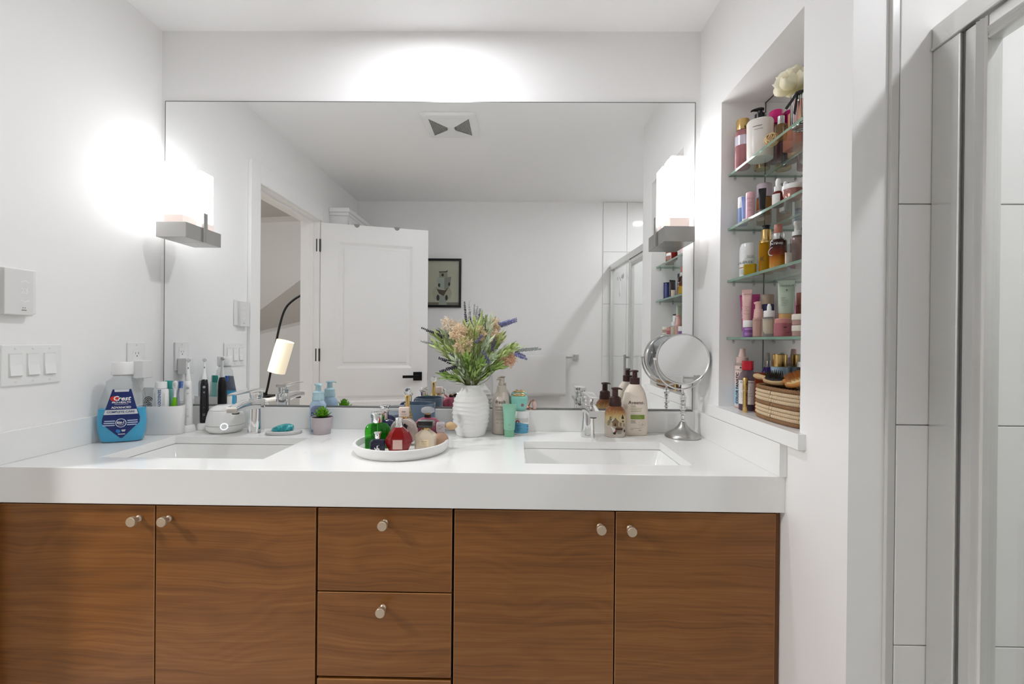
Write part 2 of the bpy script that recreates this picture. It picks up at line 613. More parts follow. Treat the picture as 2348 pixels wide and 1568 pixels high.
# lever handle on both faces
for y, s in ((0.0, 1), (-DT, -1)):
    h = G()
    h.box(DW - 0.105, DW - 0.04, y, y + s * 0.009, 0.905, 0.97)
    h.tube([(DW - 0.0725, y + s * 0.009, 0.9375), (DW - 0.0725, y + s * 0.045, 0.9375)], 0.011, 12)
    h.box(DW - 0.185, DW - 0.062, y + s * 0.042, y + s * 0.058, 0.928, 0.948)
    h.obj('handle', BLACKM, door, angle=30, bevel=0.001)
G().box(DW, DW + 0.0015, -0.03, -0.005, 0.905, 0.965).obj('latch_plate', BLACKM, door, angle=0)
for z in (0.25, 1.055, 1.84):
    hg = G()
    hg.tube([(-0.004, 0.006, z), (-0.004, 0.006, z + 0.09)], 0.0065, 12)
    hg.box(-0.03, -0.004, 0.0035, 0.006, z, z + 0.09)
    hg.obj('hinge', M('hinge_gunmetal', '4b4a48', 0.45, 0.7), door, angle=30)
for k, (u, lb) in enumerate(((0.245, 'grey half round over-door hook near the hinge side'), (0.53, 'grey half round over-door hook near the handle side'))):
    hk = G()
    hk.poly([(0.019 * math.cos(-PI * q / 16), 0.003 + 0.021 * math.sin(-PI * q / 16)) for q in range(17)], 0.003)
    hk.box(-0.019, 0.019, -0.042, 0.003, 0.0034, 0.006)
    e = Vector((math.cos(math.radians(ang)), math.sin(math.radians(ang)), 0))
    p = Vector((HX, HY, 0.012 + DH)) + e * u
    o = hk.obj('over_door_hook', M('hook_grey', '9b9a98', 0.5), None, angle=40, loc=(p.x, p.y, p.z), rot=(0, 0, math.radians(ang)))
    o.location += Vector((-e.y, e.x, 0)) * 0.0006
    tag(o, lb, 'hook')

# ---------------------------------------------------------------- mirror, splash, counter
g = G().box(-1.4018, 0.6861, 0.0, 0.0045, 0.9637, 2.1617)
mir = thing('wall_mirror', 'large frameless vanity mirror spanning the wall above the counter', 'mirror', (0, 0, 0))
g.obj('mirror_glass', MIRROR, mir, angle=0)
e = 0.0028
fr = G()
fr.box(-1.4018 - e, -1.4018, 0.0, 0.0045, 0.9637, 2.1617 + e)
fr.box(0.6861, 0.6861 + e, 0.0, 0.0045, 0.9637, 2.1617 + e)
fr.box(-1.4018, 0.6861, 0.0, 0.0045, 2.1617, 2.1617 + e)
fr.obj('polished_edge', MIRROR_EDGE, mir, angle=0)
G().box(-1.4018, 0.6861, -0.003, 0.0045, 0.9575, 0.9637).obj('bottom_channel', M('channel_metal', '8d8e8d', 0.35, 0.8), mir, angle=0)

CZ, CF = 0.875, -0.5715
CT = 0.026
SL = (-1.2165, -0.738, -0.178, -0.462)
SR = (0.0255, 0.503, -0.1885, -0.4735)
top = thing('vanity_countertop', 'white quartz vanity countertop with thick front edge and two sink cutouts', 'countertop', (0, 0, 0))
ct = G()
def xcuts():
    return [XL, SL[0], SL[1], SR[0], SR[1], XR]
xs = xcuts()
ys = sorted({0.005, SL[2], SL[3], SR[2], SR[3], CF + 0.022, CF})
def hole(xa, xb, ya, yb):
    for s in (SL, SR):
        if xa >= s[0] - 1e-6 and xb <= s[1] + 1e-6 and ya >= s[3] - 1e-6 and yb <= s[2] + 1e-6:
            return True
    return False
# continuous slab as a grid with missing cells
vs, fs, idx = [], [], {}
def vid(x, y, z):
    k = (round(x, 5), round(y, 5), z)
    if k not in idx:
        idx[k] = len(vs)
        vs.append((x, y, (CZ - CT, CZ, CZ - 0.0957)[z]))
    return idx[k]
cells = set()
for i in range(len(xs) - 1):
    for j in range(len(ys) - 1):
        if not hole(xs[i], xs[i + 1], ys[j], ys[j + 1]):
            cells.add((i, j))
for i, j in cells:
    xa, xb, ya, yb = xs[i], xs[i + 1], ys[j], ys[j + 1]
    fs.append((vid(xa, ya, 1), vid(xb, ya, 1), vid(xb, yb, 1), vid(xa, yb, 1)))
    zb = 2 if j == 0 else 0                     # the mitred apron hangs down along the front edge
    fs.append((vid(xa, yb, zb), vid(xb, yb, zb), vid(xb, ya, zb), vid(xa, ya, zb)))
    if j == 0:
        fs.append((vid(xb, yb, 2), vid(xa, yb, 2), vid(xa, yb, 0), vid(xb, yb, 0)))
    for di, dj, p, q in ((-1, 0, (xa, yb), (xa, ya)), (1, 0, (xb, ya), (xb, yb)), (0, -1, (xa, ya), (xb, ya)), (0, 1, (xb, yb), (xa, yb))):
        if (i + di, j + dj) not in cells:
            fs.append((vid(p[0], p[1], zb), vid(q[0], q[1], zb), vid(q[0], q[1], 1), vid(p[0], p[1], 1)))
ct.add(vs, fs)
ct.obj('slab', MARBLE, top, angle=0, bevel=0.0012)
tag(G().box(-1.4015, 0.6892, -0.02, 0.004, CZ + 0.0002, 0.9565).obj('backsplash', MARBLE, None, angle=0, bevel=0.001), 'long white quartz backsplash strip under the big mirror', 'backsplash')
tag(G().box(XL + 0.0002, -1.402, CF + 0.001, 0.004, CZ + 0.0002, 0.963).obj('side_splash', MARBLE, None, angle=0, bevel=0.001), 'white quartz side splash on the light switch wall', 'backsplash')
tag(G().box(0.6895, XR - 0.0002, CF - 0.006, 0.004, CZ + 0.0002, 0.963).obj('side_splash', MARBLE, None, angle=0, bevel=0.001), 'white quartz side splash below the niche ledge', 'backsplash')
for s, lb in ((SL, 'white rectangular undermount sink on the toothbrush side'), (SR, 'white rectangular undermount sink on the lotion bottle side')):
    cx, cyy = (s[0] + s[1]) / 2, (s[2] + s[3]) / 2
    wx, wy = s[1] - s[0], s[2] - s[3]
    b = thing('undermount_sink', lb, 'sink', (cx, cyy, CZ - CT - 0.001))
    g = G()
    N = 9
    g.sect([(-0.0, wx + 0.05, wy + 0.05, 12), (-0.0, wx - 0.004, wy - 0.004, 14), (-0.012, wx - 0.010, wy - 0.010, 14), (-0.10, wx - 0.05, wy - 0.04, N), (-0.125, wx - 0.085, wy - 0.07, 7),
            (-0.132, wx - 0.2, wy - 0.15, 4), (-0.136, 0.06, 0.06, 2), (-0.142, 0.058, 0.058, 2), (-0.152, 0.075, 0.075, 2), (-0.148, wx - 0.15, wy - 0.1, 4), (-0.13, wx - 0.055, wy - 0.04, 7), (-0.012, wx + 0.03, wy + 0.03, 12), (-0.0, wx + 0.05, wy + 0.05, 12)], 64, cap0=False, cap1=False)
    g.obj('basin', CERAM, b, angle=50)
    d = G().lathe([(0.0, -0.139), (0.02, -0.139), (0.029, -0.1355), (0.031, -0.138), (0.0, -0.15)], 24)
    d.obj('drain', CHROME, b)

# ---------------------------------------------------------------- vanity cabinets
FY = -0.556
CTOP = CZ - 0.0957
def knob(parent, x, z):
    g = G()
    g.lathe([(0.0085, 0), (0.0085, 0.004), (0.006, 0.007), (0.006, 0.016), (0.0125, 0.019), (0.0128, 0.0285), (0.0118, 0.03)], 24)
    g.xf(Matrix.Translation((x, FY - 0.001, z)) @ Matrix.Rotation(PI / 2, 4, 'X'))
    return g.obj('knob', KNOBM, parent, angle=35)
def panel(name, parent, x0, x1, z0, z1, kx=None, kz=None):
    gp = 0.0018
    cx, cz = (x0 + x1) / 2, (z0 + z1) / 2
    g = G()
    g.box(x0 + gp - cx, x1 - gp - cx, 0, 0.018, z0 + gp - cz, z1 - gp - cz)
    o = g.obj(name, [WALNUT, WALNUT_EDGE], parent, angle=0, bevel=0.0012, loc=(cx, FY, cz))
    o.modifiers['bevel'].material = 1
    if kx is not None:
        k = knob(o, kx - cx, kz - cz)
        k.location = (0, -FY, 0)
    return o
def carcass(parent, x0, x1):
    g = G()
    g.box(x0, x0 + 0.016, -0.02, FY + 0.0185, 0.08, CTOP - 0.004)
    g.box(x1 - 0.016, x1, -0.02, FY + 0.0185, 0.08, CTOP - 0.004)
    g.box(x0 + 0.016, x1 - 0.016, -0.02, FY + 0.0185, 0.08, 0.096)
    g.box(x0 + 0.016, x1 - 0.016, -0.02, -0.036, 0.096, CTOP - 0.004)
    g.box(x0 + 0.016, x1 - 0.016, FY + 0.06, FY + 0.0185, CTOP - 0.03, CTOP - 0.004)
    g.box(x0, x1, FY + 0.08, FY + 0.095, 0.0, 0.08)
    g.obj('carcass', DARKGAP, parent, angle=0)
ZT, ZB = 0.772, 0.085
cL = thing('sink_cabinet', 'walnut two door cabinet under the sink on the toothbrush side', 'cabinet', (0, 0, 0))
carcass(cL, XL + 0.002, -0.5395)
panel('cabinet_door', cL, XL + 0.003, -0.978, ZB, ZT, -1.0205, 0.7365)
panel('cabinet_door', cL, -0.977, -0.5385, ZB, ZT, -0.9385, 0.737)
cM = thing('drawer_cabinet', 'walnut drawer stack in the middle of the vanity', 'cabinet', (0, 0, 0))
carcass(cM, -0.5365, -0.1695)
panel('drawer_front', cM, -0.5355, -0.1695, 0.5455, ZT, -0.3515, 0.7345)
panel('drawer_front', cM, -0.5355, -0.1695, 0.3145, 0.5448, -0.355, 0.5055)
panel('drawer_front', cM, -0.5355, -0.1695, ZB, 0.3095, -0.355, 0.25)
cR = thing('sink_cabinet', 'walnut two door cabinet under the sink on the lotion bottle side', 'cabinet', (0, 0, 0))
carcass(cR, -0.1655, 0.695)
panel('cabinet_door', cR, -0.1665, 0.2665, ZB, ZT, 0.2255, 0.732)
panel('cabinet_door', cR, 0.2668, 0.696, ZB, ZT, 0.3055, 0.7285)
G().box(0.6965, 0.7085, FY + 0.006, FY + 0.03, 0.08, ZT).obj('filler_strip', M('walnut_filler', '6b3f16', 0.5), cR, angle=0)

# ---------------------------------------------------------------- niche: sill, mirror back, glass shelves
G().box(0.69, 0.8655, -0.132, -0.652, 0.9642, 1.0035)
sill = G()
sill.box(0.69, XR + 0.0004, -0.132, -0.652, 0.9642, 1.0035)
sill.box(XR, 0.8655, NY0 - 0.0005, NY1 + 0.0005, 0.9642, 1.0035)
tag(sill.obj('niche_sill', MARBLE, None, angle=0, bevel=0.001), 'white stone ledge at the bottom of the shelf niche', 'ledge')
nm = thing('niche_mirror', 'mirror panel lining the back of the shelf niche', 'mirror', (0, 0, 0))
G().box(0.862, 0.8655, NY0 - 0.004, NY1 + 0.004, 1.004, NZ1 - 0.004).obj('mirror_glass', MIRROR, nm, angle=0)
bz = G()
bz.box(0.8612, 0.8655, NY0, NY0 - 0.004, 1.004, NZ1)
bz.box(0.8612, 0.8655, NY0, NY1, NZ1 - 0.004, NZ1)
bz.obj('polished_edge', MIRROR_EDGE, nm, angle=0)
SH = [1.811, 1.622, 1.441, 1.241]
sh_lab = ['topmost glass shelf in the niche, holding the peony vase', 'second glass shelf from the top of the niche', 'third glass shelf from the top of the niche', 'lowest glass shelf in the niche, above the basket']
for z, lb in zip(SH, sh_lab):
    s = thing('glass_shelf', lb, 'shelf', (0, 0, z), 0, 'glass shelves in the niche')
    g = G()
    X0, X1, Y0, Y1 = 0.735, 0.8605, NY0 - 0.001, NY1 + 0.001
    v = [(x, y, zz) for zz in (-0.004, 0.004) for y in (Y1, Y0) for x in (X0, X1)]
    g.add(v, [(0, 2, 3, 1), (4, 5, 7, 6)], 0)
    g.add(v, [(0, 1, 5, 4), (2, 6, 7, 3), (0, 4, 6, 2), (1, 3, 7, 5)], 1)
    g.obj('glass_plate', [SHELFG, SHELFE], s, angle=0)
    for x in (0.757, 0.825):
        for y in (NY0 - 0.004, NY1 + 0.004):
            c = G()
            c.tube([(x, y, -0.011), (x, y + (0.0 if y > -0.4 else 0.0), -0.0045)], 0.004, 10)
            c.ell((x, y, -0.012), 0.005, 0.004, 0.006, 10, 6)
            c.obj('shelf_clip', CLEARP, s)

# ---------------------------------------------------------------- wall sconces
def sconce(x0, x1, s0, s1, zt, ztop, lb, side):
    t = thing('wall_sconce', lb, 'sconce', (0, 0, 0), 0, 'wall sconces on the mirror')
    G().box(x0 + 0.002, x1 - 0.002, -0.001, -0.0995, zt - 0.057, zt).obj('tray', NICKEL, t, angle=0, bevel=0.0012)
    a = x1 if side < 0 else x0
    G().box(a - 0.004, a + 0.004, -0.0005, -0.011, zt - 0.058, zt + 0.058).obj('mounting_bar', NICKEL, t, angle=0, bevel=0.0008)
    # lit opal glass; the socket end is dimmer than the rest
    lit = M('sconce_glass', 'e8e4e0', 0.3, emit='fcfdff', es=SCONCE_E)
    dim = M('sconce_glass_socket', 'e6d9d2', 0.3, emit='f0d8cf', es=0.035)
    zs = zt + (ztop - zt) * 0.13
    G().box(s0, s1, -0.013, -0.086, zs, ztop).obj('glass_shade', lit, t, angle=0, bevel=0.004, seg=1)
    G().box(s0, s1, -0.013, -0.086, zt + 0.0005, zs - 0.0002).obj('shade_socket_end', dim, t, angle=0)
    return t
sconce(-1.359, -1.242, -1.338, -1.266, 1.661, 1.8955, 'nickel sconce with lit square glass shade near the thermostat wall', -1)
sconce(0.5375, 0.654, 0.565, 0.636, 1.6555, 1.921, 'nickel sconce with lit square glass shade beside the shelf niche', 1)

# ---------------------------------------------------------------- downlights, added bedroom fill light and fan
def downlight(x, y, e, lb, name='recessed_downlight'):
    t = thing(name, lb, 'downlight', (x, y, ZC))
    g = G().lathe([(0.062, -0.0005), (0.062, -0.003), (0.052, -0.006), (0.046, -0.004), (0.046, -0.0005)], 40, cap0=False, cap1=False)
    g.obj('trim_ring', TRIM, t)
    G().lathe([(0.0455, -0.0022), (0.0455, -0.0012)], 40).obj('lens', M('downlight_lens', 'ffffff', 0.5), t)
    ld = bpy.data.lights.new('downlight_lamp', 'AREA')
    ld.shape = 'DISK'
    ld.size = 0.09
    ld.energy = e * PI * PI * 0.045 ** 2
    ld.color = lin('f6f8fd')[:3]
    lo = bpy.data.objects.new('downlight_lamp', ld)
    COL.objects.link(lo)
    lo.parent = t
    lo.location = (0, 0, -0.003)
    return t
downlight(-0.33, -0.39, SPOT_E, 'recessed ceiling downlight washing the wall above the mirror')
downlight(1.23, -1.46, SHOWER_E, 'recessed ceiling downlight inside the shower')
bl = thing('added_fill_light', 'added unseen round fill light in the room beyond the door', 'fill light', (-3.1, -1.6, 2.75))  # added out of view to brighten the bedroom and the doorway
G().lathe([(0.17, -0.001), (0.17, -0.02), (0.16, -0.03)], 40).obj('rim', TRIM, bl)
G().lathe([(0.155, -0.0302), (0.14, -0.05), (0.0, -0.06)], 16).obj('fill_glow_disc', M('fill_light_glow', 'ffffff', 0.5, emit='fbfafa', es=BEDROOM_FILL_E), bl)
fan = thing('exhaust_fan', 'white square ceiling exhaust fan cover with bow tie grille', 'exhaust fan', (-0.385, -0.764, ZC))
g = G().sect([(-0.001, 0.305, 0.285, 14), (-0.006, 0.305, 0.285, 14), (-0.014, 0.285, 0.265, 14), (-0.016, 0.24, 0.225, 14)], 48)
g.obj('cover', WPLAST, fan, angle=30)
g = G()
g.add([(-0.112, 0.1, -0.0165), (0.112, 0.1, -0.0165), (0.02, 0.017, -0.024), (-0.02, 0.017, -0.024), (-0.02, -0.017, -0.024), (0.02, -0.017, -0.024), (0.112, -0.1, -0.0165), (-0.112, -0.1, -0.0165)],
      [(0, 1, 2, 3), (4, 5, 6, 7), (3, 2, 5, 4)])
g.obj('solid_wings', WPLAST, fan, angle=0)
g = G()
for s in (-1, 1):
    for k in range(15):
        a, b = 0.022 + k * 0.006, 0.0255 + k * 0.006
        ha, hb = 0.017 + (a - 0.02) * 0.9, 0.017 + (b - 0.02) * 0.9
        g.add([(s * a, -ha, -0.0175), (s * b, -hb, -0.0175), (s * b, hb, -0.0175), (s * a, ha, -0.0175), (s * a, -ha, -0.0165), (s * b, -hb, -0.0165), (s * b, hb, -0.0165), (s * a, ha, -0.0165)],
              [(0, 1, 2, 3), (4, 7, 6, 5), (0, 4, 5, 1), (1, 5, 6, 2), (2, 6, 7, 3), (3, 7, 4, 0)])
o = g.obj('grille_slots', M('fan_slot_dark', '6f6d68', 0.7), fan, angle=0)
o['kind'] = 'stuff'

# ---------------------------------------------------------------- left wall fittings
# thermostat (front faces +X)
t = thing('thermostat', 'flat white wall thermostat with arrow marks on the side wall', 'thermostat', (XL + 0.0005, -0.507, 1.287), 90)
G().box(-0.048, 0.048, -0.008, 0, 0.004, 0.133).obj('wall_plate', M('thermostat_white', 'ecebe9', 0.35), t, angle=0, bevel=0.003)
G().box(-0.048, 0.026, -0.024, -0.008, 0.0, 0.128).obj('body', M('thermostat_face', 'e4e3e1', 0.3), t, angle=0, bevel=0.002)
sf = flat(-0.024)
TM = M('thermostat_mark', 'f8f7f6', 0.4)
def chevron(zc, s):
    shape(t, [[(-0.011 + 0.002, zc - s * 0.004), (0.002, zc + s * 0.002), (0.002, zc + s * 0.0042), (-0.011 + 0.002, zc - s * 0.0018)], [(0.002, zc + s * 0.002), (0.013, zc - s * 0.004), (0.013, zc - s * 0.0018), (0.002, zc + s * 0.0042)]], TM, sf, 0.0006, 'arrow_mark')
chevron(0.094, 1)
chevron(0.039, -1)
text(t, '23', 0.02, 0.001, 0.067, TM, sf, off=0.0006, name='digits')
shape(t, [[(-0.004, 0.019), (-0.0015, 0.019), (-0.0015, 0.021), (-0.004, 0.021)], [(0.0015, 0.019), (0.004, 0.019), (0.004, 0.021), (0.0015, 0.021)]], INK, sf, 0.0006, 'sensor_holes')
shape(t, [[(-0.0065, 0.0125), (0.0065, 0.0125), (0.0065, 0.0145), (-0.0065, 0.0145)]], INKG, sf, 0.0006, 'logo_bar')
# triple switch
t = thing('light_switch_plate', 'white three gang rocker switch plate below the thermostat', 'light switch', (XL + 0.0005, -0.466, 1.086), 90)
G().box(-0.081, 0.081, -0.006, 0, 0, 0.117).obj('plate', WPLAST, t, angle=0, bevel=0.003)
for x in (-0.046, 0.0, 0.046):
    G().box(x - 0.0175, x + 0.0175, -0.0072, -0.005, 0.025, 0.092).obj('rocker_frame', M('switch_frame', 'dfdedc', 0.35), t, angle=0, bevel=0.0006)
    r = G().add([(x - 0.0155, -0.0074, 0.028), (x + 0.0155, -0.0074, 0.028), (x - 0.0155, -0.0125, 0.029), (x + 0.0155, -0.0125, 0.029), (x - 0.0155, -0.0085, 0.0585), (x + 0.0155, -0.0085, 0.0585), (x - 0.0155, -0.0085, 0.0895), (x + 0.0155, -0.0085, 0.0895), (x - 0.0155, -0.0065, 0.09), (x + 0.0155, -0.0065, 0.09)],
                [(0, 1, 3, 2), (2, 3, 5, 4), (4, 5, 7, 6), (6, 7, 9, 8), (0, 2, 4, 6, 8), (1, 9, 7, 5, 3), (8, 9, 1, 0)])
    r.obj('rocker', WGLOSS, t, angle=0)
    for z in (0.0115, 0.1055):
        G().lathe([(0.003, 0.0), (0.003, 0.001), (0.0018, 0.0016)], 10).xf(Matrix.Translation((x, -0.006, z)) @ Matrix.Rotation(PI / 2, 4, 'X')).obj('screw', M('screw_white', 'e6e5e3', 0.3), t)
# outlet and charger
t = thing('wall_outlet', 'white duplex wall outlet beside the mirror edge', 'outlet', (XL + 0.0005, -0.112, 1.089), 90)
G().box(-0.037, 0.037, -0.006, 0, 0, 0.118).obj('plate', WPLAST, t, angle=0, bevel=0.002)
G().box(-0.017, 0.017, -0.0072, -0.005, 0.026, 0.092).obj('receptacle', WGLOSS, t, angle=0, bevel=0.0006)
sf = flat(-0.0072)
for z in (0.0755, 0.0425):
    sl = []
    for x, h in ((-0.0065, 0.0035), (0.0065, 0.004)):
        sl.append([(x - 0.0009, z - h + 0.003), (x + 0.0009, z - h + 0.003), (x + 0.0009, z + h + 0.003), (x - 0.0009, z + h + 0.003)])
    sl.append([(0.0024 * math.cos(a * PI / 4), z - 0.0075 + 0.0026 * math.sin(a * PI / 4)) for a in range(8)])
    shape(t, sl, INK, sf, 0.0004, 'slots')
G().lathe([(0.003, 0.0), (0.003, 0.001), (0.0018, 0.0016)], 10).xf(Matrix.Translation((0, -0.006, 0.109)) @ Matrix.Rotation(PI / 2, 4, 'X')).obj('screw', MATS['screw_white'], t)
t = thing('power_adapter', 'white plug-in power adapter in the lower wall outlet socket', 'charger', (XL + 0.0078, -0.108, 1.075), 90)
G().box(-0.021, 0.023, -0.037, 0, 0, 0.066).obj('housing', WPLAST, t, angle=0, bevel=0.0025)
G().tube([(0.0, -0.018, 0.0), (0.0, -0.018, -0.018)], [0.0035, 0.002], 10).obj('strain_relief', WPLAST, t)
pth = []
for k in range(20):
    u = k / 19
    pth.append((0.0 + 0.008 * math.sin(u * 5), -0.018 - 0.006 * math.sin(u * 4), -0.018 - 0.180 * u))
G().tube(pth, 0.0014, 8).obj('cable', WPLAST, t)
# ---------------------------------------------------------------- faucets
def faucet(x, lb):
    t = thing('basin_faucet', lb, 'faucet', (x, -0.098, CZ))
    b = G()
    b.sect([(0.0, 0.052, 0.058, 2.6), (0.004, 0.0515, 0.0575, 2.6), (0.06, 0.047, 0.052, 2.6), (0.098, 0.046, 0.05, 2.8), (0.118, 0.045, 0.05, 3), (0.124, 0.042, 0.046, 3)], 40)
    b.obj('body', CHROME, t, angle=35)
    s = G()
    rs = []
    for y, zc, hw, hh in ((0.02, 0.106, 0.0215, 0.019), (-0.01, 0.108, 0.0225, 0.020), (-0.04, 0.111, 0.0215, 0.0175), (-0.07, 0.1115, 0.0200, 0.0145), (-0.10, 0.1095, 0.0192, 0.0122), (-0.135, 0.106, 0.0188, 0.0108), (-0.144, 0.105, 0.0184, 0.0102)):
        r = []
        for k in range(24):
            a = 2 * PI * k / 24
            ca, sa = math.cos(a), math.sin(a)
            r.append((math.copysign(abs(ca) ** 0.26, ca) * hw, y, zc + math.copysign(abs(sa) ** 0.26, sa) * hh))
        rs.append(r)
    s.rings(rs)
    s.obj('spout', CHROME, t, angle=35)
    G().lathe([(0.010, 0.088), (0.0115, 0.089), (0.0115, 0.098)], 20, c=(0, -0.122, 0)).obj('aerator', M('aerator_dark', '6c6c6c', 0.3, 0.9), t)
    G().lathe([(0.021, 0.120), (0.0212, 0.127), (0.0195, 0.1285), (0.0195, 0.131), (0.0215, 0.1325), (0.0225, 0.148), (0.0215, 0.152)], 32).obj('cartridge_dome', CHROME, t, angle=35)
    l = G()
    rs = []
    for y, zc, hw, hh in ((0.024, 0.156, 0.021, 0.006), (0.0, 0.158, 0.022, 0.0075), (-0.03, 0.160, 0.0215, 0.0062), (-0.07, 0.1605, 0.0195, 0.004), (-0.115, 0.159, 0.0175, 0.003), (-0.137, 0.158, 0.0165, 0.0026), (-0.141, 0.158, 0.0155, 0.0018)):
        r = []
        for k in range(24):
            a = 2 * PI * k / 24
            ca, sa = math.cos(a), math.sin(a)
            r.append((math.copysign(abs(ca) ** 0.4, ca) * hw, y, zc + math.copysign(abs(sa) ** 0.4, sa) * hh))
        rs.append(r)
    l.rings(rs)
    l.obj('lever', CHROME, t, angle=35)
    return t
faucet(-0.974, 'chrome single lever faucet beside the white dome device')
faucet(0.263, 'chrome single lever faucet beside the brown soap pump')

# ---------------------------------------------------------------- pump tops
def pump(parent, z, r, mat, kind='foam', nz=(0.03, 0), ang=0.0, hcol=0.024, hst=0.02):
    """collar, stem and nozzle head on a bottle neck at height z"""
    c = G()
    if kind == 'foam':
        c.lathe([(r * 1.06, z), (r * 1.06, z + hcol * 0.35), (r * 1.0, z + hcol * 0.45), (r * 0.98, z + hcol * 0.9), (r * 0.75, z + hcol), (r * 0.52, z + hcol * 1.08), (r * 0.5, z + hcol + hst), ], 28)
    else:
        c.lathe([(r, z), (r, z + hcol), (r * 0.9, z + hcol + 0.001), (r * 0.5, z + hcol + 0.0015), (r * 0.48, z + hcol + hst)], 28)
    c.obj('pump_collar', mat, parent, angle=35)
    zz = z + hcol + hst
    h = G()
    L = nz[0]
    rs = []
    for x, hw, z0, z1 in ((-r * 0.62, r * 0.35, zz + 0.001, zz + 0.006), (-r * 0.5, r * 0.55, zz, zz + 0.0075), (0, r * 0.62, zz - 0.001, zz + 0.009), (r * 0.55, r * 0.5, zz + 0.0005, zz + 0.0085), (L * 0.75, r * 0.28, zz + 0.001, zz + 0.0065), (L, r * 0.2, zz - 0.002, zz + 0.003)):
        rs.append([(x, hw * math.copysign(abs(math.cos(a)) ** 0.6, math.cos(a)), (z0 + z1) / 2 + (z1 - z0) / 2 * math.copysign(abs(math.sin(a)) ** 0.6, math.sin(a))) for a in (2 * PI * k / 16 for k in range(16))])
    h.rings(rs)
    h.xf(Matrix.Rotation(math.radians(ang), 4, 'Z'))
    h.obj('pump_head', mat, parent, angle=40)

# ---------------------------------------------------------------- mouthwash bottle
t = thing('mouthwash_bottle', 'clear mouthwash bottle half full of bright blue liquid with navy label', 'bottle', (-1.333, -0.262, CZ), 24)
S = [(0.0, 0.108, 0.046, 2.8), (0.004, 0.116, 0.052, 2.8), (0.03, 0.128, 0.056, 2.8), (0.07, 0.135, 0.058, 2.7), (0.115, 0.130, 0.056, 2.6), (0.15, 0.112, 0.052, 2.5), (0.18, 0.094, 0.049, 2.4), (0.2, 0.084, 0.048, 2.2), (0.2015, 0.088, 0.05, 2.2), (0.205, 0.082, 0.048, 2.1), (0.214, 0.056, 0.046, 2), (0.222, 0.046, 0.046, 2), (0.226, 0.046, 0.046, 2)]
G().sect(S, 48).obj('bottle_shell', CLEARP, t, angle=50)
LQ = [(0.0025, 0.104, 0.042, 2.8), (0.006, 0.112, 0.048, 2.8), (0.03, 0.124, 0.052, 2.8), (0.07, 0.131, 0.054, 2.7), (0.113, 0.1262, 0.052, 2.6)]
G().sect(LQ, 48).obj('liquid', M('mouthwash_liquid', '26c6fb', 0.08, trans=0.2, ior=1.33), t, angle=50)
G().lathe([(0.0278, 0.226), (0.029, 0.2275), (0.029, 0.2655), (0.0275, 0.268), (0.0, 0.2682)], 40).obj('cap', WGLOSS, t, angle=40)
G().lathe([(0.0255, 0.2225), (0.0262, 0.2262)], 32, cap0=False, cap1=False).obj('seal_ring', GRAYPL, t)
sf = front(S)
NAVY = M('label_navy', '14296a', 0.35)
label_patch(t, [(0.016, 0.003, 0.009), (0.066, -0.046, 0.053), (0.083, -0.0445, 0.0535), (0.178, -0.0185, 0.030)], sf, NAVY, nx=14, nz=8)
label_patch(t, [(0.0945, -0.0408, 0.0493), (0.1105, -0.0365, 0.0455)], sf, M('label_silver', 'd6dade', 0.35), 'label_band', nz=2, off=0.0012)
label_patch(t, [(0.1695, -0.0125, 0.0245), (0.1775, -0.0135, 0.0255)], sf, MATS['label_silver'], 'label_tab', nz=2, off=0.0012)
shape(t, [[(-0.012 + 0.0125 * math.cos(a), 0.1472 + 0.0085 * math.sin(a)) for a in (2 * PI * k / 20 for k in range(20))]], M('label_red', 'd42b22', 0.35), sf, 0.0012, 'red_swoosh')
text(t, 'C', 0.021, -0.0075, 0.1472, INKW, sf, off=0.0018, bold=0.0006)
text(t, 'rest', 0.0205, 0.0125, 0.147, INKW, sf, off=0.0018, bold=0.0005, shear=0.25)
text(t, 'PRO-HEALTH', 0.0083, 0.006, 0.1345, INKW, sf, off=0.0018, bold=0.0002)
lines(t, [(-0.012, 0.024, 0.1285, 0.0008)], INKW, sf, 0.0016)
text(t, 'ADVANCED', 0.0096, 0.006, 0.1175, INKW, sf, off=0.0018, bold=0.0002)
text(t, 'COMPLETE CARE', 0.0096, 0.0045, 0.1028, M('ink_navy', '22306a', 0.4), sf, off=0.0022, bold=0.0001)
shape(t, [[(0.006 + 0.0148 * math.cos(a), 0.0665 + 0.0148 * math.sin(a)) for a in (2 * PI * k / 28 for k in range(28))]], M('label_blue', '2a7fc6', 0.35), sf, 0.0016, 'badge')
ring_shape(t, 0.006, 0.0665, 0.0128, 0.0143, INKW, sf, 0.0022, 'badge_ring')
shape(t, [[(0.006 + 0.0126 * math.cos(a), 0.0665 + 0.0126 * math.sin(a)) for a in (2 * PI * k / 28 for k in range(28))]], NAVY, sf, 0.0019, 'badge_field')
text(t, '6in1', 0.0125, 0.006, 0.068, INKW, sf, off=0.0026, bold=0.0003)
lines(t, [(-0.001, 0.013, 0.0600, 0.0012)], INKW, sf, 0.0026)
lines(t, [(-0.0385, -0.0095, 0.0735, 0.0034), (-0.0405, -0.0105, 0.0665, 0.0034), (-0.0425, -0.0105, 0.0595, 0.0034), (0.0225, 0.0485, 0.0735, 0.0034), (0.0225, 0.049, 0.0665, 0.0034), (0.0215, 0.046, 0.0595, 0.0034)], M('label_stripe', 'b9c9e4', 0.4), sf, 0.0016, 'benefit_stripes')
shape(t, [[(-0.006, 0.046), (-0.008, 0.038), (-0.002, 0.0325), (0.004, 0.036), (0.0045, 0.043), (-0.001, 0.0445)]], MATS['label_blue'], sf, 0.0016, 'leaf_emblem')
lines(t, [(0.007, 0.018, 0.0425, 0.002), (0.008, 0.0165, 0.039, 0.002), (-0.002, 0.0165, 0.0292, 0.0022)], INKW, sf, 0.0016)

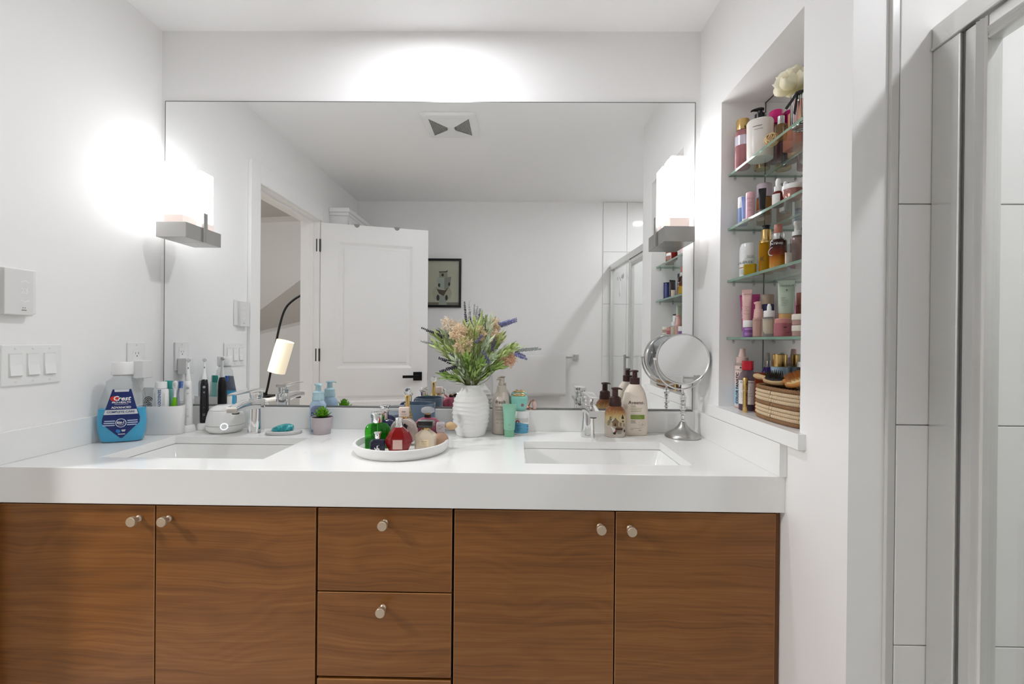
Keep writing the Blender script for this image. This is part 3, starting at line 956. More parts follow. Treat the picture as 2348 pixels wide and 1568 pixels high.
# ---------------------------------------------------------------- toothbrush cup and what stands in it
t = thing('toothbrush_cup', 'oval white marbled toothbrush cup beside the mouthwash', 'cup', (-1.302, -0.142, CZ), 7)
G().sect([(0.0, 0.152, 0.045, 3), (0.003, 0.158, 0.05, 3), (0.102, 0.164, 0.055, 3), (0.1035, 0.162, 0.053, 3), (0.102, 0.157, 0.048, 3), (0.005, 0.15, 0.043, 3)], 56).obj('cup_body', marble_mat('cup_marble', 'ecebe9', '9a9997', 0.35, 9.0), t, angle=50)
def tube_pack(name, lb, cat, loc, rz, wd, dp, h, mat, cap=None, caph=0.02, capw=None, flatw=None, lean=(0, 0), inv=False, crimp=0.008):
    """squeeze tube standing on its cap; sections taper from round to a flat crimp"""
    t = thing(name, lb, cat, loc, rz, None, lean[0], lean[1])
    flatw = flatw or wd * 1.1
    capw = capw or wd * 0.86
    z0 = caph + 0.0005
    S = [(z0, wd * 0.88, dp * 0.98, 2), (z0 + 0.003, wd * 0.95, dp, 2), (z0 + (h - z0) * 0.35, wd, dp * 0.92, 2.1), (z0 + (h - z0) * 0.75, wd + (flatw - wd) * 0.6, dp * 0.55, 2.6), (h - crimp, flatw, dp * 0.14, 5), (h - crimp + 0.0005, flatw, 0.0022, 8), (h, flatw, 0.0022, 8)]
    G().sect(S, 40).obj('tube_body', mat, t, angle=45)
    G().sect([(0, capw * 0.98, min(capw, dp) * 0.98, 2), (0.001, capw, min(capw, dp), 2), (caph, capw, min(capw, dp), 2)], 36).obj('cap', cap or mat, t, angle=40)
    return t, front(S)
# toothpaste stands cap up
t = thing('toothpaste_tube', 'white toothpaste tube standing cap up in the toothbrush cup', 'toothpaste', (-1.297, -0.1475, CZ + 0.0055), 7, None, 0, 1)
t.scale = (1, 1, 1.085)
S = [(0.0, 0.055, 0.003, 6), (0.03, 0.056, 0.016, 3), (0.10, 0.054, 0.028, 2.2), (0.143, 0.05, 0.031, 2), (0.147, 0.044, 0.029, 2), (0.149, 0.033, 0.028, 2)]
G().sect(S, 40).obj('tube_body', WGLOSS, t, angle=45)
G().lathe([(0.0165, 0.1492), (0.0185, 0.150), (0.0175, 0.170), (0.0165, 0.171), (0, 0.171)], 32).obj('cap', WGLOSS, t, angle=40)
sf = front(S)
text(t, 'SENSODYNE', 0.0135, 0.0035, 0.1075, M('ink_blue', '2c5d9a', 0.4), sf, rot=-90, bold=0.0002)
lines(t, [(0.0150, 0.0156, 0.115, 0.045), (0.0180, 0.0186, 0.113, 0.04), (-0.0110, -0.0104, 0.11, 0.05), (-0.0150, -0.0144, 0.112, 0.045)], M('ink_mauve', '9c8a98', 0.5), sf)
# smaller clear and black packet
t = thing('blister_pack', 'clear blister pack with black print in the toothbrush cup', 'packet', (-1.352, -0.140, CZ + 0.0055), 10, None, 0, 2)
t.scale = (1, 1, 1.085)
S = [(0, 0.03, 0.006, 4), (0.14, 0.038, 0.008, 4), (0.148, 0.034, 0.006, 4), (0.15, 0.03, 0.004, 4)]
G().sect(S, 32).obj('blister', clear('blister', 'e8eaea', 1.4, 0.1, 0.25, 'd5d6d6'), t, angle=45)
sf = front(S)
for r in (0.0145, 0.0095, 0.0045):
    ring_shape(t, 0.003, 0.106, r - 0.0025, r, INK, sf, name='printed_rings', a0=0, a1=320)
lines(t, [(-0.012, -0.010, 0.093, 0.018), (-0.006, -0.004, 0.092, 0.018)], INK, sf, name='printed_bars')
# teal tube behind
t = thing('teal_capped_tube', 'teal topped tube standing behind the white toothpaste', 'tube', (-1.286, -0.1255, CZ + 0.0055), 7, None, 0, 1)
t.scale = (1, 1, 1.085)
G().sect([(0, 0.04, 0.004, 4), (0.06, 0.038, 0.009, 2.4), (0.145, 0.03, 0.011, 2)], 28).obj('tube_body', M('tube_aqua', '8fd0c8', 0.3), t)
G().lathe([(0.0058, 0.1455), (0.0062, 0.147), (0.0062, 0.171), (0.0055, 0.1725), (0, 0.1725)], 24).xf(Matrix.Scale(2.2, 4, (1, 0, 0))).obj('cap', M('cap_teal', '2f9e92', 0.3), t)
def bristle_head(parent, c, nx, nz, mat, dy=-0.009, pitch=0.0034):
    g = G()
    for i in range(nx):
        for j in range(nz):
            x, z = c[0] + (i - (nx - 1) / 2) * pitch, c[2] + (j - (nz - 1) / 2) * pitch
            g.tube([(x, c[1], z), (x, c[1] + dy, z)], 0.0013, 6)
    o = g.obj('bristles', mat, parent)
    o['kind'] = 'stuff'
t = thing('toothbrush', 'child size toothbrush with lime green grip in the cup', 'toothbrush', (-1.258, -0.139, CZ + 0.0055), 10, None, 0, 3)
t.scale = (1, 1, 1.085)
G().tube([(0, 0, 0.0), (0, 0, 0.05), (0, 0, 0.10), (0, 0, 0.118)], [0.004, 0.007, 0.009, 0.005], 14).obj('grip', M('lime_rubber', '6fb80c', 0.4), t)
G().tube([(0, 0, 0.117), (0, 0, 0.135), (0, 0, 0.15)], [0.004, 0.0028, 0.0034], 12).obj('neck', WGLOSS, t)
G().ell((0, 0, 0.161), 0.0075, 0.004, 0.013, 16, 10).obj('head', WGLOSS, t)
bristle_head(t, (0, -0.003, 0.161), 3, 6, WPLAST)
t = thing('toothbrush', 'grey toothbrush with blue bristles leaning in the cup', 'toothbrush', (-1.243, -0.139, CZ + 0.0055), 78, None, 0, 4)
t.scale = (1, 1, 1.085)
G().tube([(0.0, 0, 0), (0.0, 0.001, 0.06), (0.0, 0.002, 0.10), (0.0, 0.006, 0.13), (0.0, 0.004, 0.15), (0, 0.003, 0.168)], [0.004, 0.006, 0.0055, 0.0032, 0.003, 0.0035], 14).obj('handle', M('brush_grey', '8d90a0', 0.3), t)
G().ell((0, 0.003, 0.16), 0.0065, 0.003, 0.015, 14, 8).obj('head', GRAYPL, t)
bristle_head(t, (0, 0.001, 0.16), 3, 7, M('bristle_blue', '3a6fc4', 0.5), -0.011)

# ---------------------------------------------------------------- electric toothbrushes
def charger(x, y, lb):
    t = thing('toothbrush_charger', lb, 'charger', (x, y, CZ))
    G().sect([(0, 0.046, 0.046, 2.2), (0.002, 0.049, 0.049, 2.2), (0.012, 0.047, 0.047, 2.2), (0.022, 0.041, 0.041, 2.2), (0.0255, 0.036, 0.036, 2.2)], 36).obj('base', WPLAST, t)
    G().tube([(0.0, 0.02, 0.004), (0.006, 0.028, 0.003), (0.0, 0.036, 0.003)], 0.0017, 8).obj('cord', WPLAST, t)
def ebrush(x, y, lb, mat, pan, rz):
    t = thing('electric_toothbrush', lb, 'electric toothbrush', (x, y, CZ + 0.0258), rz)
    S = [(0, 0.026, 0.027), (0.004, 0.029, 0.031), (0.05, 0.030, 0.033), (0.11, 0.0285, 0.033), (0.145, 0.026, 0.030), (0.162, 0.021, 0.023), (0.166, 0.015, 0.015)]
    G().sect(S, 32).obj('handle', mat, t)
    sf = front(S)
    label_patch(t, [(0.012, -0.0062, 0.0062), (0.13, -0.0075, 0.0075), (0.148, -0.0065, 0.0065)], sf, pan, 'grip_panel', nx=6)
    ring_shape(t, 0, 0.138, 0.0, 0.0045, GRAYPL, sf, 0.0014, 'power_button')
    ring_shape(t, 0, 0.118, 0.0015, 0.003, GRAYPL, sf, 0.0014, 'mode_button')
    lines(t, [(-0.004, 0.004, 0.035, 0.0015), (-0.004, 0.004, 0.030, 0.0015), (-0.001, 0.001, 0.06, 0.002)], GRAYPL, sf, 0.0014, 'indicator_marks')
    G().lathe([(0.0085, 0.1665), (0.0088, 0.17), (0.006, 0.185), (0.0042, 0.205), (0.0036, 0.228), (0.004, 0.2345)], 20).obj('brush_shaft', WGLOSS, t)
    lines(t, [(-0.0012, 0.0012, 0.212, 0.006)], INK, lambda a, b: -0.0042, 0.0004, 'ring_mark')
    g = G().lathe([(0.0055, -0.004), (0.0062, -0.003), (0.0062, 0.002), (0.004, 0.004)], 18)
    g.xf(Matrix.Translation((0, -0.002, 0.2405)) @ Matrix.Rotation(PI / 2, 4, 'X'))
    g.obj('brush_head', M('steel_grey', 'b5b5b3', 0.25, 0.7), t)
    bristle_head(t, (0, -0.005, 0.2405), 3, 3, WPLAST, -0.007, 0.003)
charger(-1.234, -0.0945, 'white charging base under the white electric toothbrush')
charger(-1.203, -0.052, 'white charging base under the black electric toothbrush')
ebrush(-1.234, -0.0945, 'white electric toothbrush standing on its charging base', WPLAST, M('panel_pale', 'e2e2e0', 0.35), 30)
ebrush(-1.203, -0.052, 'black electric toothbrush standing on its charging base', M('brush_black', '0d0d12', 0.25), M('panel_black', '1a1a20', 0.4), 32)

# ---------------------------------------------------------------- white dome device with a ring light
t = thing('dome_device', 'white dome shaped countertop device with a glowing ring button', 'device', (-1.096, -0.0885, CZ), 26)
P1 = [(0.044, 0.0), (0.052, 0.002), (0.0605, 0.012), (0.0635, 0.024), (0.0637, 0.0285)]
P2 = [(0.0634, 0.030), (0.0632, 0.04), (0.0605, 0.058), (0.055, 0.078), (0.052, 0.084)]
P3 = [(0.0515, 0.085), (0.045, 0.094), (0.03, 0.0995), (0.0, 0.1005)]
G().lathe(P1, 48).obj('base', WPLAST, t)
G().lathe([(0.0615, 0.0283), (0.0615, 0.0302)], 48).obj('seam', GRAYPL, t)
G().lathe(P2, 48).obj('dome', WPLAST, t)
G().lathe(P3, 48).obj('lid', WPLAST, t)
sf = lambda x, z: -math.sqrt(max(0.0634 ** 2 - x * x, 0)) if z < 0.045 else -0.062
ring_shape(t, 0.004, 0.029, 0.0, 0.0095, WGLOSS, sf, 0.0012, 'button')
ring_shape(t, 0.004, 0.029, 0.0095, 0.0122, M('ring_light', 'ffffff', 0.4, emit='dcecff', es=0.11), sf, 0.0014, 'ring_light')

# ---------------------------------------------------------------- soap on a stone dish
t = thing('soap_dish', 'thin grey stone soap dish beside the faucet', 'soap dish', (-0.862, -0.112, CZ), 12)
G().sect([(0, 0.118, 0.074, 2.3), (0.002, 0.124, 0.08, 2.3), (0.009, 0.124, 0.08, 2.3), (0.0105, 0.12, 0.076, 2.3)], 48).obj('slab', M('dish_stone', 'd2d2d0', 0.8, bump=0.4, bscale=140), t)
t = thing('soap_bar', 'marbled teal soap bar on the grey stone dish', 'soap', (-0.868, -0.112, CZ + 0.0108), 12)
g = G().sect([(0, 0.066, 0.04, 2.6), (0.004, 0.076, 0.046, 2.4, 0.001), (0.012, 0.072, 0.042, 2.3, 0.004), (0.02, 0.05, 0.03, 2.1, 0.012), (0.0245, 0.022, 0.014, 2, 0.015)], 32)
m, nt, b = new_mat('soap_teal')
tcn = nt.nodes.new('ShaderNodeTexCoord')
n = nd(nt, 'ShaderNodeTexNoise', Scale=40.0, Detail=3.0, Distortion=2.0)
nt.links.new(tcn.outputs['Object'], n.inputs['Vector'])
r = ramp(nt, [(0.35, '0f7d86'), (0.55, '2ba3a8'), (0.7, '8ed3cf')])
nt.links.new(n.outputs['Fac'], r.inputs[0])
nt.links.new(r.outputs[0], b.inputs['Base Color'])
b.inputs['Roughness'].default_value = 0.3
g.obj('bar', m, t)

# ---------------------------------------------------------------- pale blue foaming soap
t = thing('foam_soap_bottle', 'pale blue foaming hand soap pump behind the succulent', 'soap pump', (-0.762, -0.052, CZ), 18)
S = [(0, 0.052, 0.042, 4), (0.003, 0.057, 0.047, 4), (0.09, 0.058, 0.048, 4), (0.102, 0.056, 0.046, 3.4), (0.113, 0.044, 0.042, 2.4), (0.118, 0.04, 0.04, 2)]
G().sect(S, 40).obj('bottle_body', M('soap_blue', 'b3cee6', 0.12, trans=0.12, coat=0.3), t, angle=45)
sf = front(S)
label_patch(t, [(0.01, -0.023, 0.023), (0.085, -0.0235, 0.0235), (0.095, -0.018, 0.018), (0.099, -0.009, 0.009)], sf, M('soap_label_lilac', '7f88a8', 0.35), nx=10)
label_patch(t, [(0.01, -0.023, 0.023), (0.05, -0.0232, 0.0232)], sf, M('soap_label_snow', 'b4c2d2', 0.35), 'label_scene', nx=10, off=0.0009)
shape(t, [[(-0.023, 0.052), (-0.023, 0.07), (-0.018, 0.076), (-0.012, 0.066), (-0.004, 0.072), (0.004, 0.062), (0.012, 0.070), (0.023, 0.058), (0.023, 0.05)]], M('soap_label_navy', '24405f', 0.35), sf, 0.001, 'label_trees')
pump(t, 0.118, 0.0205, M('pump_blue', 'bfe0ea', 0.2, trans=0.1), 'foam', (0.026, 0), -60, 0.033, 0.022)

# ---------------------------------------------------------------- succulent
t = thing('succulent_pot', 'small pale mauve plant pot by the soap dish', 'plant pot', (-0.7235, -0.104, CZ))
G().sect([(0, 0.058, 0.058), (0.0015, 0.0605, 0.0605), (0.019, 0.0625, 0.0625), (0.0195, 0.072, 0.072), (0.062, 0.078, 0.078), (0.063, 0.0765, 0.0765), (0.062, 0.073, 0.073), (0.056, 0.072, 0.072)], 48).obj('pot', M('pot_mauve', 'c4babd', 0.55), t, angle=30)
G().lathe([(0.0355, 0.055), (0.0355, 0.0575), (0, 0.059)], 24).obj('soil', M('soil', '2a2420', 0.9), t)
t = thing('succulent', 'green artificial succulent rosette in the mauve pot', 'plant', (-0.7235, -0.104, CZ + 0.0575))
lf = G()
rs = []
Lf = 0.036
for k in range(8):
    u = k / 7
    wd = 0.0085 * math.sin(PI * min(u * 0.86 + 0.1, 1.0)) ** 0.7
    th = 0.0032 * (1 - u * 0.75)
    zc = 0.010 * u * u
    rs.append([(Lf * u, wd * math.cos(a), zc + th * math.sin(a) * (1.0 if math.sin(a) < 0 else 0.35)) for a in (2 * PI * j / 10 for j in range(10))])
lf.rings(rs)
m, nt, b = new_mat('succulent_green')
tcn = nt.nodes.new('ShaderNodeTexCoord')
sp = nt.nodes.new('ShaderNodeSeparateXYZ')
nt.links.new(tcn.outputs['Generated'], sp.inputs[0])
r = ramp(nt, [(0.0, '2f5e14'), (0.45, '5f9c22'), (0.88, '78b42c'), (1.0, '4c6b26')])
nt.links.new(sp.outputs['X'], r.inputs[0])
nt.links.new(r.outputs[0], b.inputs['Base Color'])
b.inputs['Roughness'].default_value = 0.35
lm = lf.mesh('leaf', m)
for ring, (n, tilt, sc_, z) in enumerate(((10, 14, 1.0, 0.003), (9, 30, 0.92, 0.008), (8, 46, 0.8, 0.014), (6, 62, 0.66, 0.02), (4, 76, 0.48, 0.025))):
    for k in range(n):
        a = 2 * PI * (k + 0.5 * (ring % 2)) / n + random.uniform(-0.1, 0.1)
        mt = Matrix.Translation((0, 0, z)) @ Matrix.Rotation(a, 4, 'Z') @ Matrix.Rotation(-math.radians(tilt + random.uniform(-4, 4)), 4, 'Y') @ Matrix.Scale(sc_, 4)
        link('leaf', lm, t, mat=mt)

# ---------------------------------------------------------------- tray
TX, TY = -0.365, -0.337
t = thing('round_tray', 'round white tray holding the perfume bottles', 'tray', (TX, TY, CZ))
G().lathe([(0.135, 0.0), (0.140, 0.002), (0.1475, 0.014), (0.1485, 0.026), (0.147, 0.0315), (0.1435, 0.033), (0.1385, 0.0315), (0.1355, 0.024), (0.134, 0.0125), (0.130, 0.0115), (0.0, 0.0115)], 80).obj('tray_dish', M('tray_white', 'e9e8e6', 0.45), t, angle=40)
TZ = CZ + 0.0118
def chrome_cap(parent, z, r, h, c=(0, 0), mat=CHROME):
    G().lathe([(r * 0.86, z), (r * 0.88, z + h * 0.02), (r * 0.86, z + h * 0.55), (r * 0.9, z + h * 0.68), (r * 1.15, z + h * 0.76), (r * 1.2, z + h * 0.85), (r * 1.12, z + h * 0.95), (r * 0.8, z + h), (0, z + h)], 32, c=(c[0], c[1], 0)).obj('cap', mat, parent, angle=40)
def flask(name, lb, x, y, rz, wd, dp, h, mat, n=4.5, zb=None, sh=0.3):
    t = thing(name, lb, 'perfume', (x, y, TZ if zb is None else zb), rz, 'perfume bottles')
    S = [(0, wd * 0.93, dp * 0.9, n), (0.002, wd * 0.98, dp, n), (h * (1 - sh), wd, dp, n), (h * (1 - sh * 0.55), wd * 0.96, dp * 0.98, n * 0.8), (h * (1 - sh * 0.2), wd * 0.78, dp * 0.9, 3), (h * (1 - sh * 0.04), wd * 0.52, dp * 0.8, 2.4), (h, wd * 0.4, dp * 0.7, 2)]
    G().sect(S, 44).obj('glass_body', mat, t, angle=50)
    return t, front(S)
GREENG = clear('green_glass', '86e66a', 1.5, 0.02, 0.16, '2fbf22')
t, sf = flask('perfume_bottle', 'emerald green perfume bottle with flared chrome cap on the tray', -0.437, -0.356, 8, 0.076, 0.036, 0.078, GREENG)
G().sect([(0.003, 0.07, 0.03, 4.5), (0.028, 0.072, 0.031, 4.5)], 36).obj('liquid', clear('green_liquid', '5fae58', 1.2, 0.02, 0.3, '15801a'), t)
G().tube([(0, 0, 0.03), (0, 0, 0.076)], 0.0013, 8).obj('dip_tube', M('dip_tube', 'bfe8b0', 0.3), t)
chrome_cap(t, 0.0785, 0.0165, 0.038)
NAVYG = M('navy_glass', '101a4e', 0.04, trans=0.15, coat=0.6)
t, sf = flask('perfume_bottle', 'navy perfume bottle with flared chrome cap right behind the green one', -0.437, -0.297, 6, 0.078, 0.034, 0.078, NAVYG)
chrome_cap(t, 0.0785, 0.0155, 0.034)
t, sf = flask('perfume_bottle', 'navy perfume bottle with flared chrome cap standing behind the tray', -0.470, -0.172, 8, 0.076, 0.032, 0.085, NAVYG, zb=CZ)
chrome_cap(t, 0.0855, 0.0165, 0.037)
t, sf = flask('perfume_bottle', 'miniature dark blue perfume bottle with white horse rider emblem', -0.4175, -0.416, 12, 0.044, 0.024, 0.041, M('midnight_glass', '0c0f33', 0.05, trans=0.1, coat=0.6), sh=0.25)
chrome_cap(t, 0.0412, 0.0095, 0.022)
hz = 0.0
shape(t, [
    [(-0.0055, 0.0145), (0.0035, 0.0155), (0.0055, 0.0135), (0.005, 0.011), (-0.0045, 0.0105), (-0.007, 0.012)],
    [(-0.0055, 0.0145), (-0.0075, 0.0178), (-0.0095, 0.0172), (-0.0085, 0.0145), (-0.0062, 0.0118)],
    [(-0.0055, 0.011), (-0.0075, 0.0075), (-0.0062, 0.0045), (-0.0052, 0.0046), (-0.006, 0.0076), (-0.0035, 0.011)],
    [(-0.0035, 0.011), (-0.0042, 0.0055), (-0.003, 0.0036), (-0.0022, 0.004), (-0.003, 0.006), (-0.002, 0.011)],
    [(0.002, 0.011), (0.0035, 0.0065), (0.0028, 0.0035), (0.0038, 0.0034), (0.0047, 0.007), (0.0045, 0.0115)],
    [(0.0045, 0.0125), (0.0065, 0.0085), (0.006, 0.0055), (0.0068, 0.0056), (0.0076, 0.009), (0.0055, 0.014)],
    [(-0.0015, 0.0152), (-0.0028, 0.0195), (-0.0005, 0.0212), (0.0015, 0.019), (0.0015, 0.0155)],
    [(-0.002, 0.0212), (-0.0008, 0.0235), (0.0008, 0.0228), (0.0004, 0.0208)],
    [(-0.002, 0.0188), (0.0048, 0.0252), (0.0052, 0.0246), (-0.0012, 0.018)]], INKW, sf, 0.0012, 'horse_rider_emblem')
# red faceted bottle
t = thing('perfume_bottle', 'faceted ruby red perfume bottle with chrome cap at the tray front', 'perfume', (-0.3565, -0.404, TZ), 4, 'perfume bottles')
def facet(secs):
    g = G()
    rs = []
    for z, wx, dy in secs:
        rs.append([(wx / 2 * x, dy / 2 * y, z) for x, y in ((1, 0.42), (0.55, 1), (-0.55, 1), (-1, 0.42), (-1, -0.42), (-0.55, -1), (0.55, -1), (1, -0.42))])
    return g.rings(rs)
REDG = M('ruby_glass', 'b3141c', 0.03, trans=0.55, ior=1.3, coat=0.7)
facet([(0, 0.05, 0.03), (0.008, 0.06, 0.036), (0.028, 0.077, 0.046), (0.04, 0.077, 0.046), (0.06, 0.056, 0.036), (0.073, 0.03, 0.024), (0.075, 0.026, 0.022)]).obj('glass_body', REDG, t, angle=12)
facet([(0.0745, 0.024, 0.022), (0.079, 0.022, 0.02)]).obj('neck_ring', CHROME, t, angle=12)
G().lathe([(0.0105, 0.0785), (0.0115, 0.0795), (0.0115, 0.101), (0.0105, 0.1025), (0, 0.103)], 28).obj('cap', CHROME, t)
G().box(-0.014, 0.014, -0.0238, -0.0215, 0.012, 0.040).obj('label', M('label_blush', 'd6b7ab', 0.5), t, angle=0)
# round pearl bottle with black flower
t = thing('perfume_bottle', 'round pearly perfume bottle with black flower and beige cap', 'perfume', (-0.3635, -0.318, TZ), 8, 'perfume bottles')
PEARL = M('pearl_glass', 'e3d5cf', 0.06, trans=0.35, ior=1.25, coat=0.6)
g = G().lathe([(0.030, -0.016), (0.040, -0.0145), (0.0445, -0.008), (0.0445, 0.008), (0.040, 0.0145), (0.030, 0.016)], 44)
g.xf(Matrix.Translation((0, 0, 0.0445)) @ Matrix.Rotation(PI / 2, 4, 'X'))
g.obj('glass_body', PEARL, t, angle=40)
G().sect([(0.0, 0.04, 0.024, 4), (0.003, 0.036, 0.022, 4)], 24).obj('foot', GLASS, t)
G().lathe([(0.012, 0.086), (0.0125, 0.092), (0.011, 0.0935)], 24).obj('neck_ring', GOLD, t)
S = [(0.0925, 0.03, 0.022, 7), (0.0935, 0.032, 0.024, 7), (0.1205, 0.032, 0.024, 7), (0.1215, 0.031, 0.023, 7)]
G().sect(S, 36).obj('cap', M('cap_blush', 'e0cfc4', 0.35), t)
lines(t, [(-0.006, 0.006, 0.109, 0.0045), (-0.009, 0.009, 0.101, 0.001)], M('ink_taupe', 'b49c92', 0.5), front(S))
fl = G()
for k in range(5):
    a = 2 * PI * k / 5 + 0.3
    fl.ell((0.0055 * math.cos(a), -0.0175, 0.0055 * math.sin(a)), 0.0046, 0.0022, 0.0046, 12, 6)
fl.ell((0, -0.019, 0), 0.003, 0.002, 0.003, 10, 6)
fl.xf(Matrix.Translation((0.004, 0, 0.062))).obj('flower_ornament', BLACK, t)
# tall gold necked amphora
t = thing('perfume_bottle', 'tall gold necked perfume bottle with clear ball top', 'perfume', (-0.372, -0.238, TZ), 0, 'perfume bottles')
G().lathe([(0.018, 0.0), (0.024, 0.003), (0.029, 0.02), (0.028, 0.04), (0.021, 0.065), (0.014, 0.085), (0.0115, 0.095)], 36).obj('glass_body', M('amber_clear', 'e6cfa2', 0.04, trans=0.7, ior=1.25), t)
G().lathe([(0.012, 0.0945), (0.0095, 0.105), (0.0072, 0.125), (0.0075, 0.14), (0.0105, 0.149), (0.0095, 0.151), (0, 0.151)], 32).obj('gold_neck', GOLD, t)
for k in range(5):
    G().lathe([(0.0165 - 0.0012 * k, 0.0785 + 0.004 * k), (0.0172 - 0.0012 * k, 0.0795 + 0.004 * k), (0.0165 - 0.0012 * k, 0.0805 + 0.004 * k)], 32, cap0=False, cap1=False).obj('gold_ring', GOLD, t)
G().ell((0, 0, 0.1632), 0.0125, 0.0125, 0.0125, 24, 16).obj('glass_ball', M('crystal', 'ffffff', 0.0, trans=1.0, ior=1.5), t)
# pink bottle with crystal cap
CRYST = MATS['crystal']
t = thing('perfume_bottle', 'pink perfume bottle with faceted clear cap and striped ribbon', 'perfume', (-0.297, -0.266, TZ), 8, 'perfume bottles')
S = [(0, 0.06, 0.03, 3), (0.003, 0.066, 0.034, 3), (0.05, 0.084, 0.04, 2.6), (0.066, 0.08, 0.039, 2.4), (0.076, 0.06, 0.034, 2.2), (0.081, 0.03, 0.026, 2)]
G().sect(S, 44).obj('glass_body', M('pink_glass', 'd36f8a', 0.05, trans=0.6, ior=1.25, coat=0.5), t, angle=50)
G().lathe([(0.0105, 0.081), (0.0115, 0.0815), (0.0115, 0.090), (0.0105, 0.091)], 28).obj('neck_ring', M('dark_plum', '2a0d14', 0.2), t)
G().lathe([(0.009, 0.0905), (0.0095, 0.0935), (0.008, 0.0945)], 24).obj('gold_collar', GOLD, t)
g = G()
rs = []
for z, r in ((0.0945, 0.012), (0.0985, 0.0215), (0.1055, 0.0225), (0.1115, 0.0205), (0.1155, 0.012)):
    rs.append([(r * math.cos(2 * PI * k / 12), r * 0.75 * math.sin(2 * PI * k / 12), z) for k in range(12)])
g.rings(rs).obj('cap', clear('crystal_cap', 'f6f6f6', 1.6, 0.0, 0.2, 'ffffff'), t, angle=10)
for k in range(4):
    G().box(0.036 + 0.003 * k, 0.0382 + 0.003 * k, -0.021 + 0.002 * k, -0.019 + 0.002 * k, 0.018, 0.066 - 0.005 * k).obj('ribbon', INK if k % 2 == 0 else M('ribbon_white', 'dcdad8', 0.6), t, angle=0)
# cream bottle with black cap
t = thing('perfume_bottle', 'square cream perfume bottle with glossy black cap', 'perfume', (-0.2815, -0.373, TZ), -4, 'perfume bottles')
CREAMG = M('cream_glass', 'f6e8cd', 0.12, trans=0.25, ior=1.25, coat=0.5)
S = [(0, 0.06, 0.034, 9), (0.002, 0.062, 0.036, 9), (0.044, 0.062, 0.036, 9), (0.050, 0.056, 0.034, 6), (0.060, 0.03, 0.026, 3), (0.063, 0.024, 0.024, 2.4)]
G().sect(S, 44).obj('glass_body', CREAMG, t, angle=35)
G().lathe([(0.0125, 0.0632), (0.0128, 0.0655), (0.011, 0.066), (0.011, 0.0685)], 28).obj('gold_collar', GOLD, t)
G().sect([(0.0687, 0.032, 0.026, 10), (0.07, 0.046, 0.034, 10), (0.0725, 0.05, 0.036, 10), (0.086, 0.05, 0.036, 10), (0.0895, 0.044, 0.031, 10)], 40).obj('cap', M('cap_black_gloss', '0b090a', 0.08, coat=0.6), t, angle=30)
label_patch(t, [(0.014, -0.014, 0.014), (0.034, -0.014, 0.014)], front(S), M('label_cream', 'ead9b8', 0.5), nx=4)
lines(t, [(-0.009, 0.009, 0.0285, 0.0028), (-0.0085, 0.0085, 0.0225, 0.0008), (-0.0085, 0.0085, 0.0195, 0.0008)], M('ink_tan', 'cdb58f', 0.5), front(S))
# peach bottle with atomizer bulb
t = thing('perfume_bottle', 'peach perfume bottle with tan bulb atomizer at the tray edge', 'perfume', (-0.2455, -0.3135, TZ), 10, 'perfume bottles')
G().lathe([(0.022, 0.0), (0.0262, 0.003), (0.027, 0.014), (0.024, 0.027), (0.016, 0.036), (0.0095, 0.041)], 36).obj('glass_body', M('peach_glass', 'f0c4a4', 0.06, trans=0.5, ior=1.25, coat=0.5), t)
S = [(0.041, 0.022, 0.016, 3), (0.045, 0.028, 0.018, 4), (0.068, 0.03, 0.018, 5), (0.074, 0.024, 0.014, 4)]
G().sect(S, 30).obj('stopper', M('stopper_pale', 'd9ccd0', 0.15, trans=0.3, coat=0.4), t, angle=40)
lines(t, [(-0.008, -0.002, 0.0645, 0.001), (0.001, 0.007, 0.06, 0.001), (-0.006, 0.001, 0.054, 0.001)], INK, front(S))
G().tube([(0.012, -0.004, 0.062), (0.017, -0.004, 0.0625)], [0.003, 0.005], 14).obj('bulb_collar', GOLD, t)
rs = []
g = G()
for k in range(13):
    u = k / 12
    r = 0.0008 + 0.0128 * math.sin(PI * (0.12 + 0.86 * u)) ** 0.8
    rs.append([(0.017 + 0.036 * u, -0.004 + r * math.cos(a), 0.0625 - 0.002 * u + r * math.sin(a)) for a in (2 * PI * j / 20 for j in range(20))])
g.rings(rs).obj('bulb', M('bulb_tan', 'd5b48a', 0.7, bump=0.5, bscale=400), t)
# slate candle jars by the splash
SLATE = M('slate_glass', '71869c', 0.1, trans=0.3, ior=1.3, coat=0.4)
t = thing('candle_jar', 'open slate blue glass jar behind the perfume tray', 'jar', (-0.3635, -0.0855, CZ))
G().lathe([(0.052, 0.0), (0.056, 0.003), (0.0578, 0.02), (0.0578, 0.112), (0.0572, 0.114), (0.0535, 0.114), (0.053, 0.110), (0.0525, 0.012), (0.0, 0.010)], 52).obj('jar_glass', SLATE, t, angle=40)
t = thing('candle_jar', 'lidded low slate blue jar behind the navy perfume', 'jar', (-0.489, -0.082, CZ))
G().lathe([(0.048, 0.0), (0.053, 0.003), (0.055, 0.016), (0.055, 0.060), (0.0, 0.060)], 48).obj('jar_glass', SLATE, t, angle=40)
G().lathe([(0.0565, 0.0605), (0.0575, 0.062), (0.0575, 0.072), (0.0555, 0.0745), (0.03, 0.077), (0, 0.0775)], 48).obj('lid', M('slate_lid', '75838f', 0.35), t, angle=40)

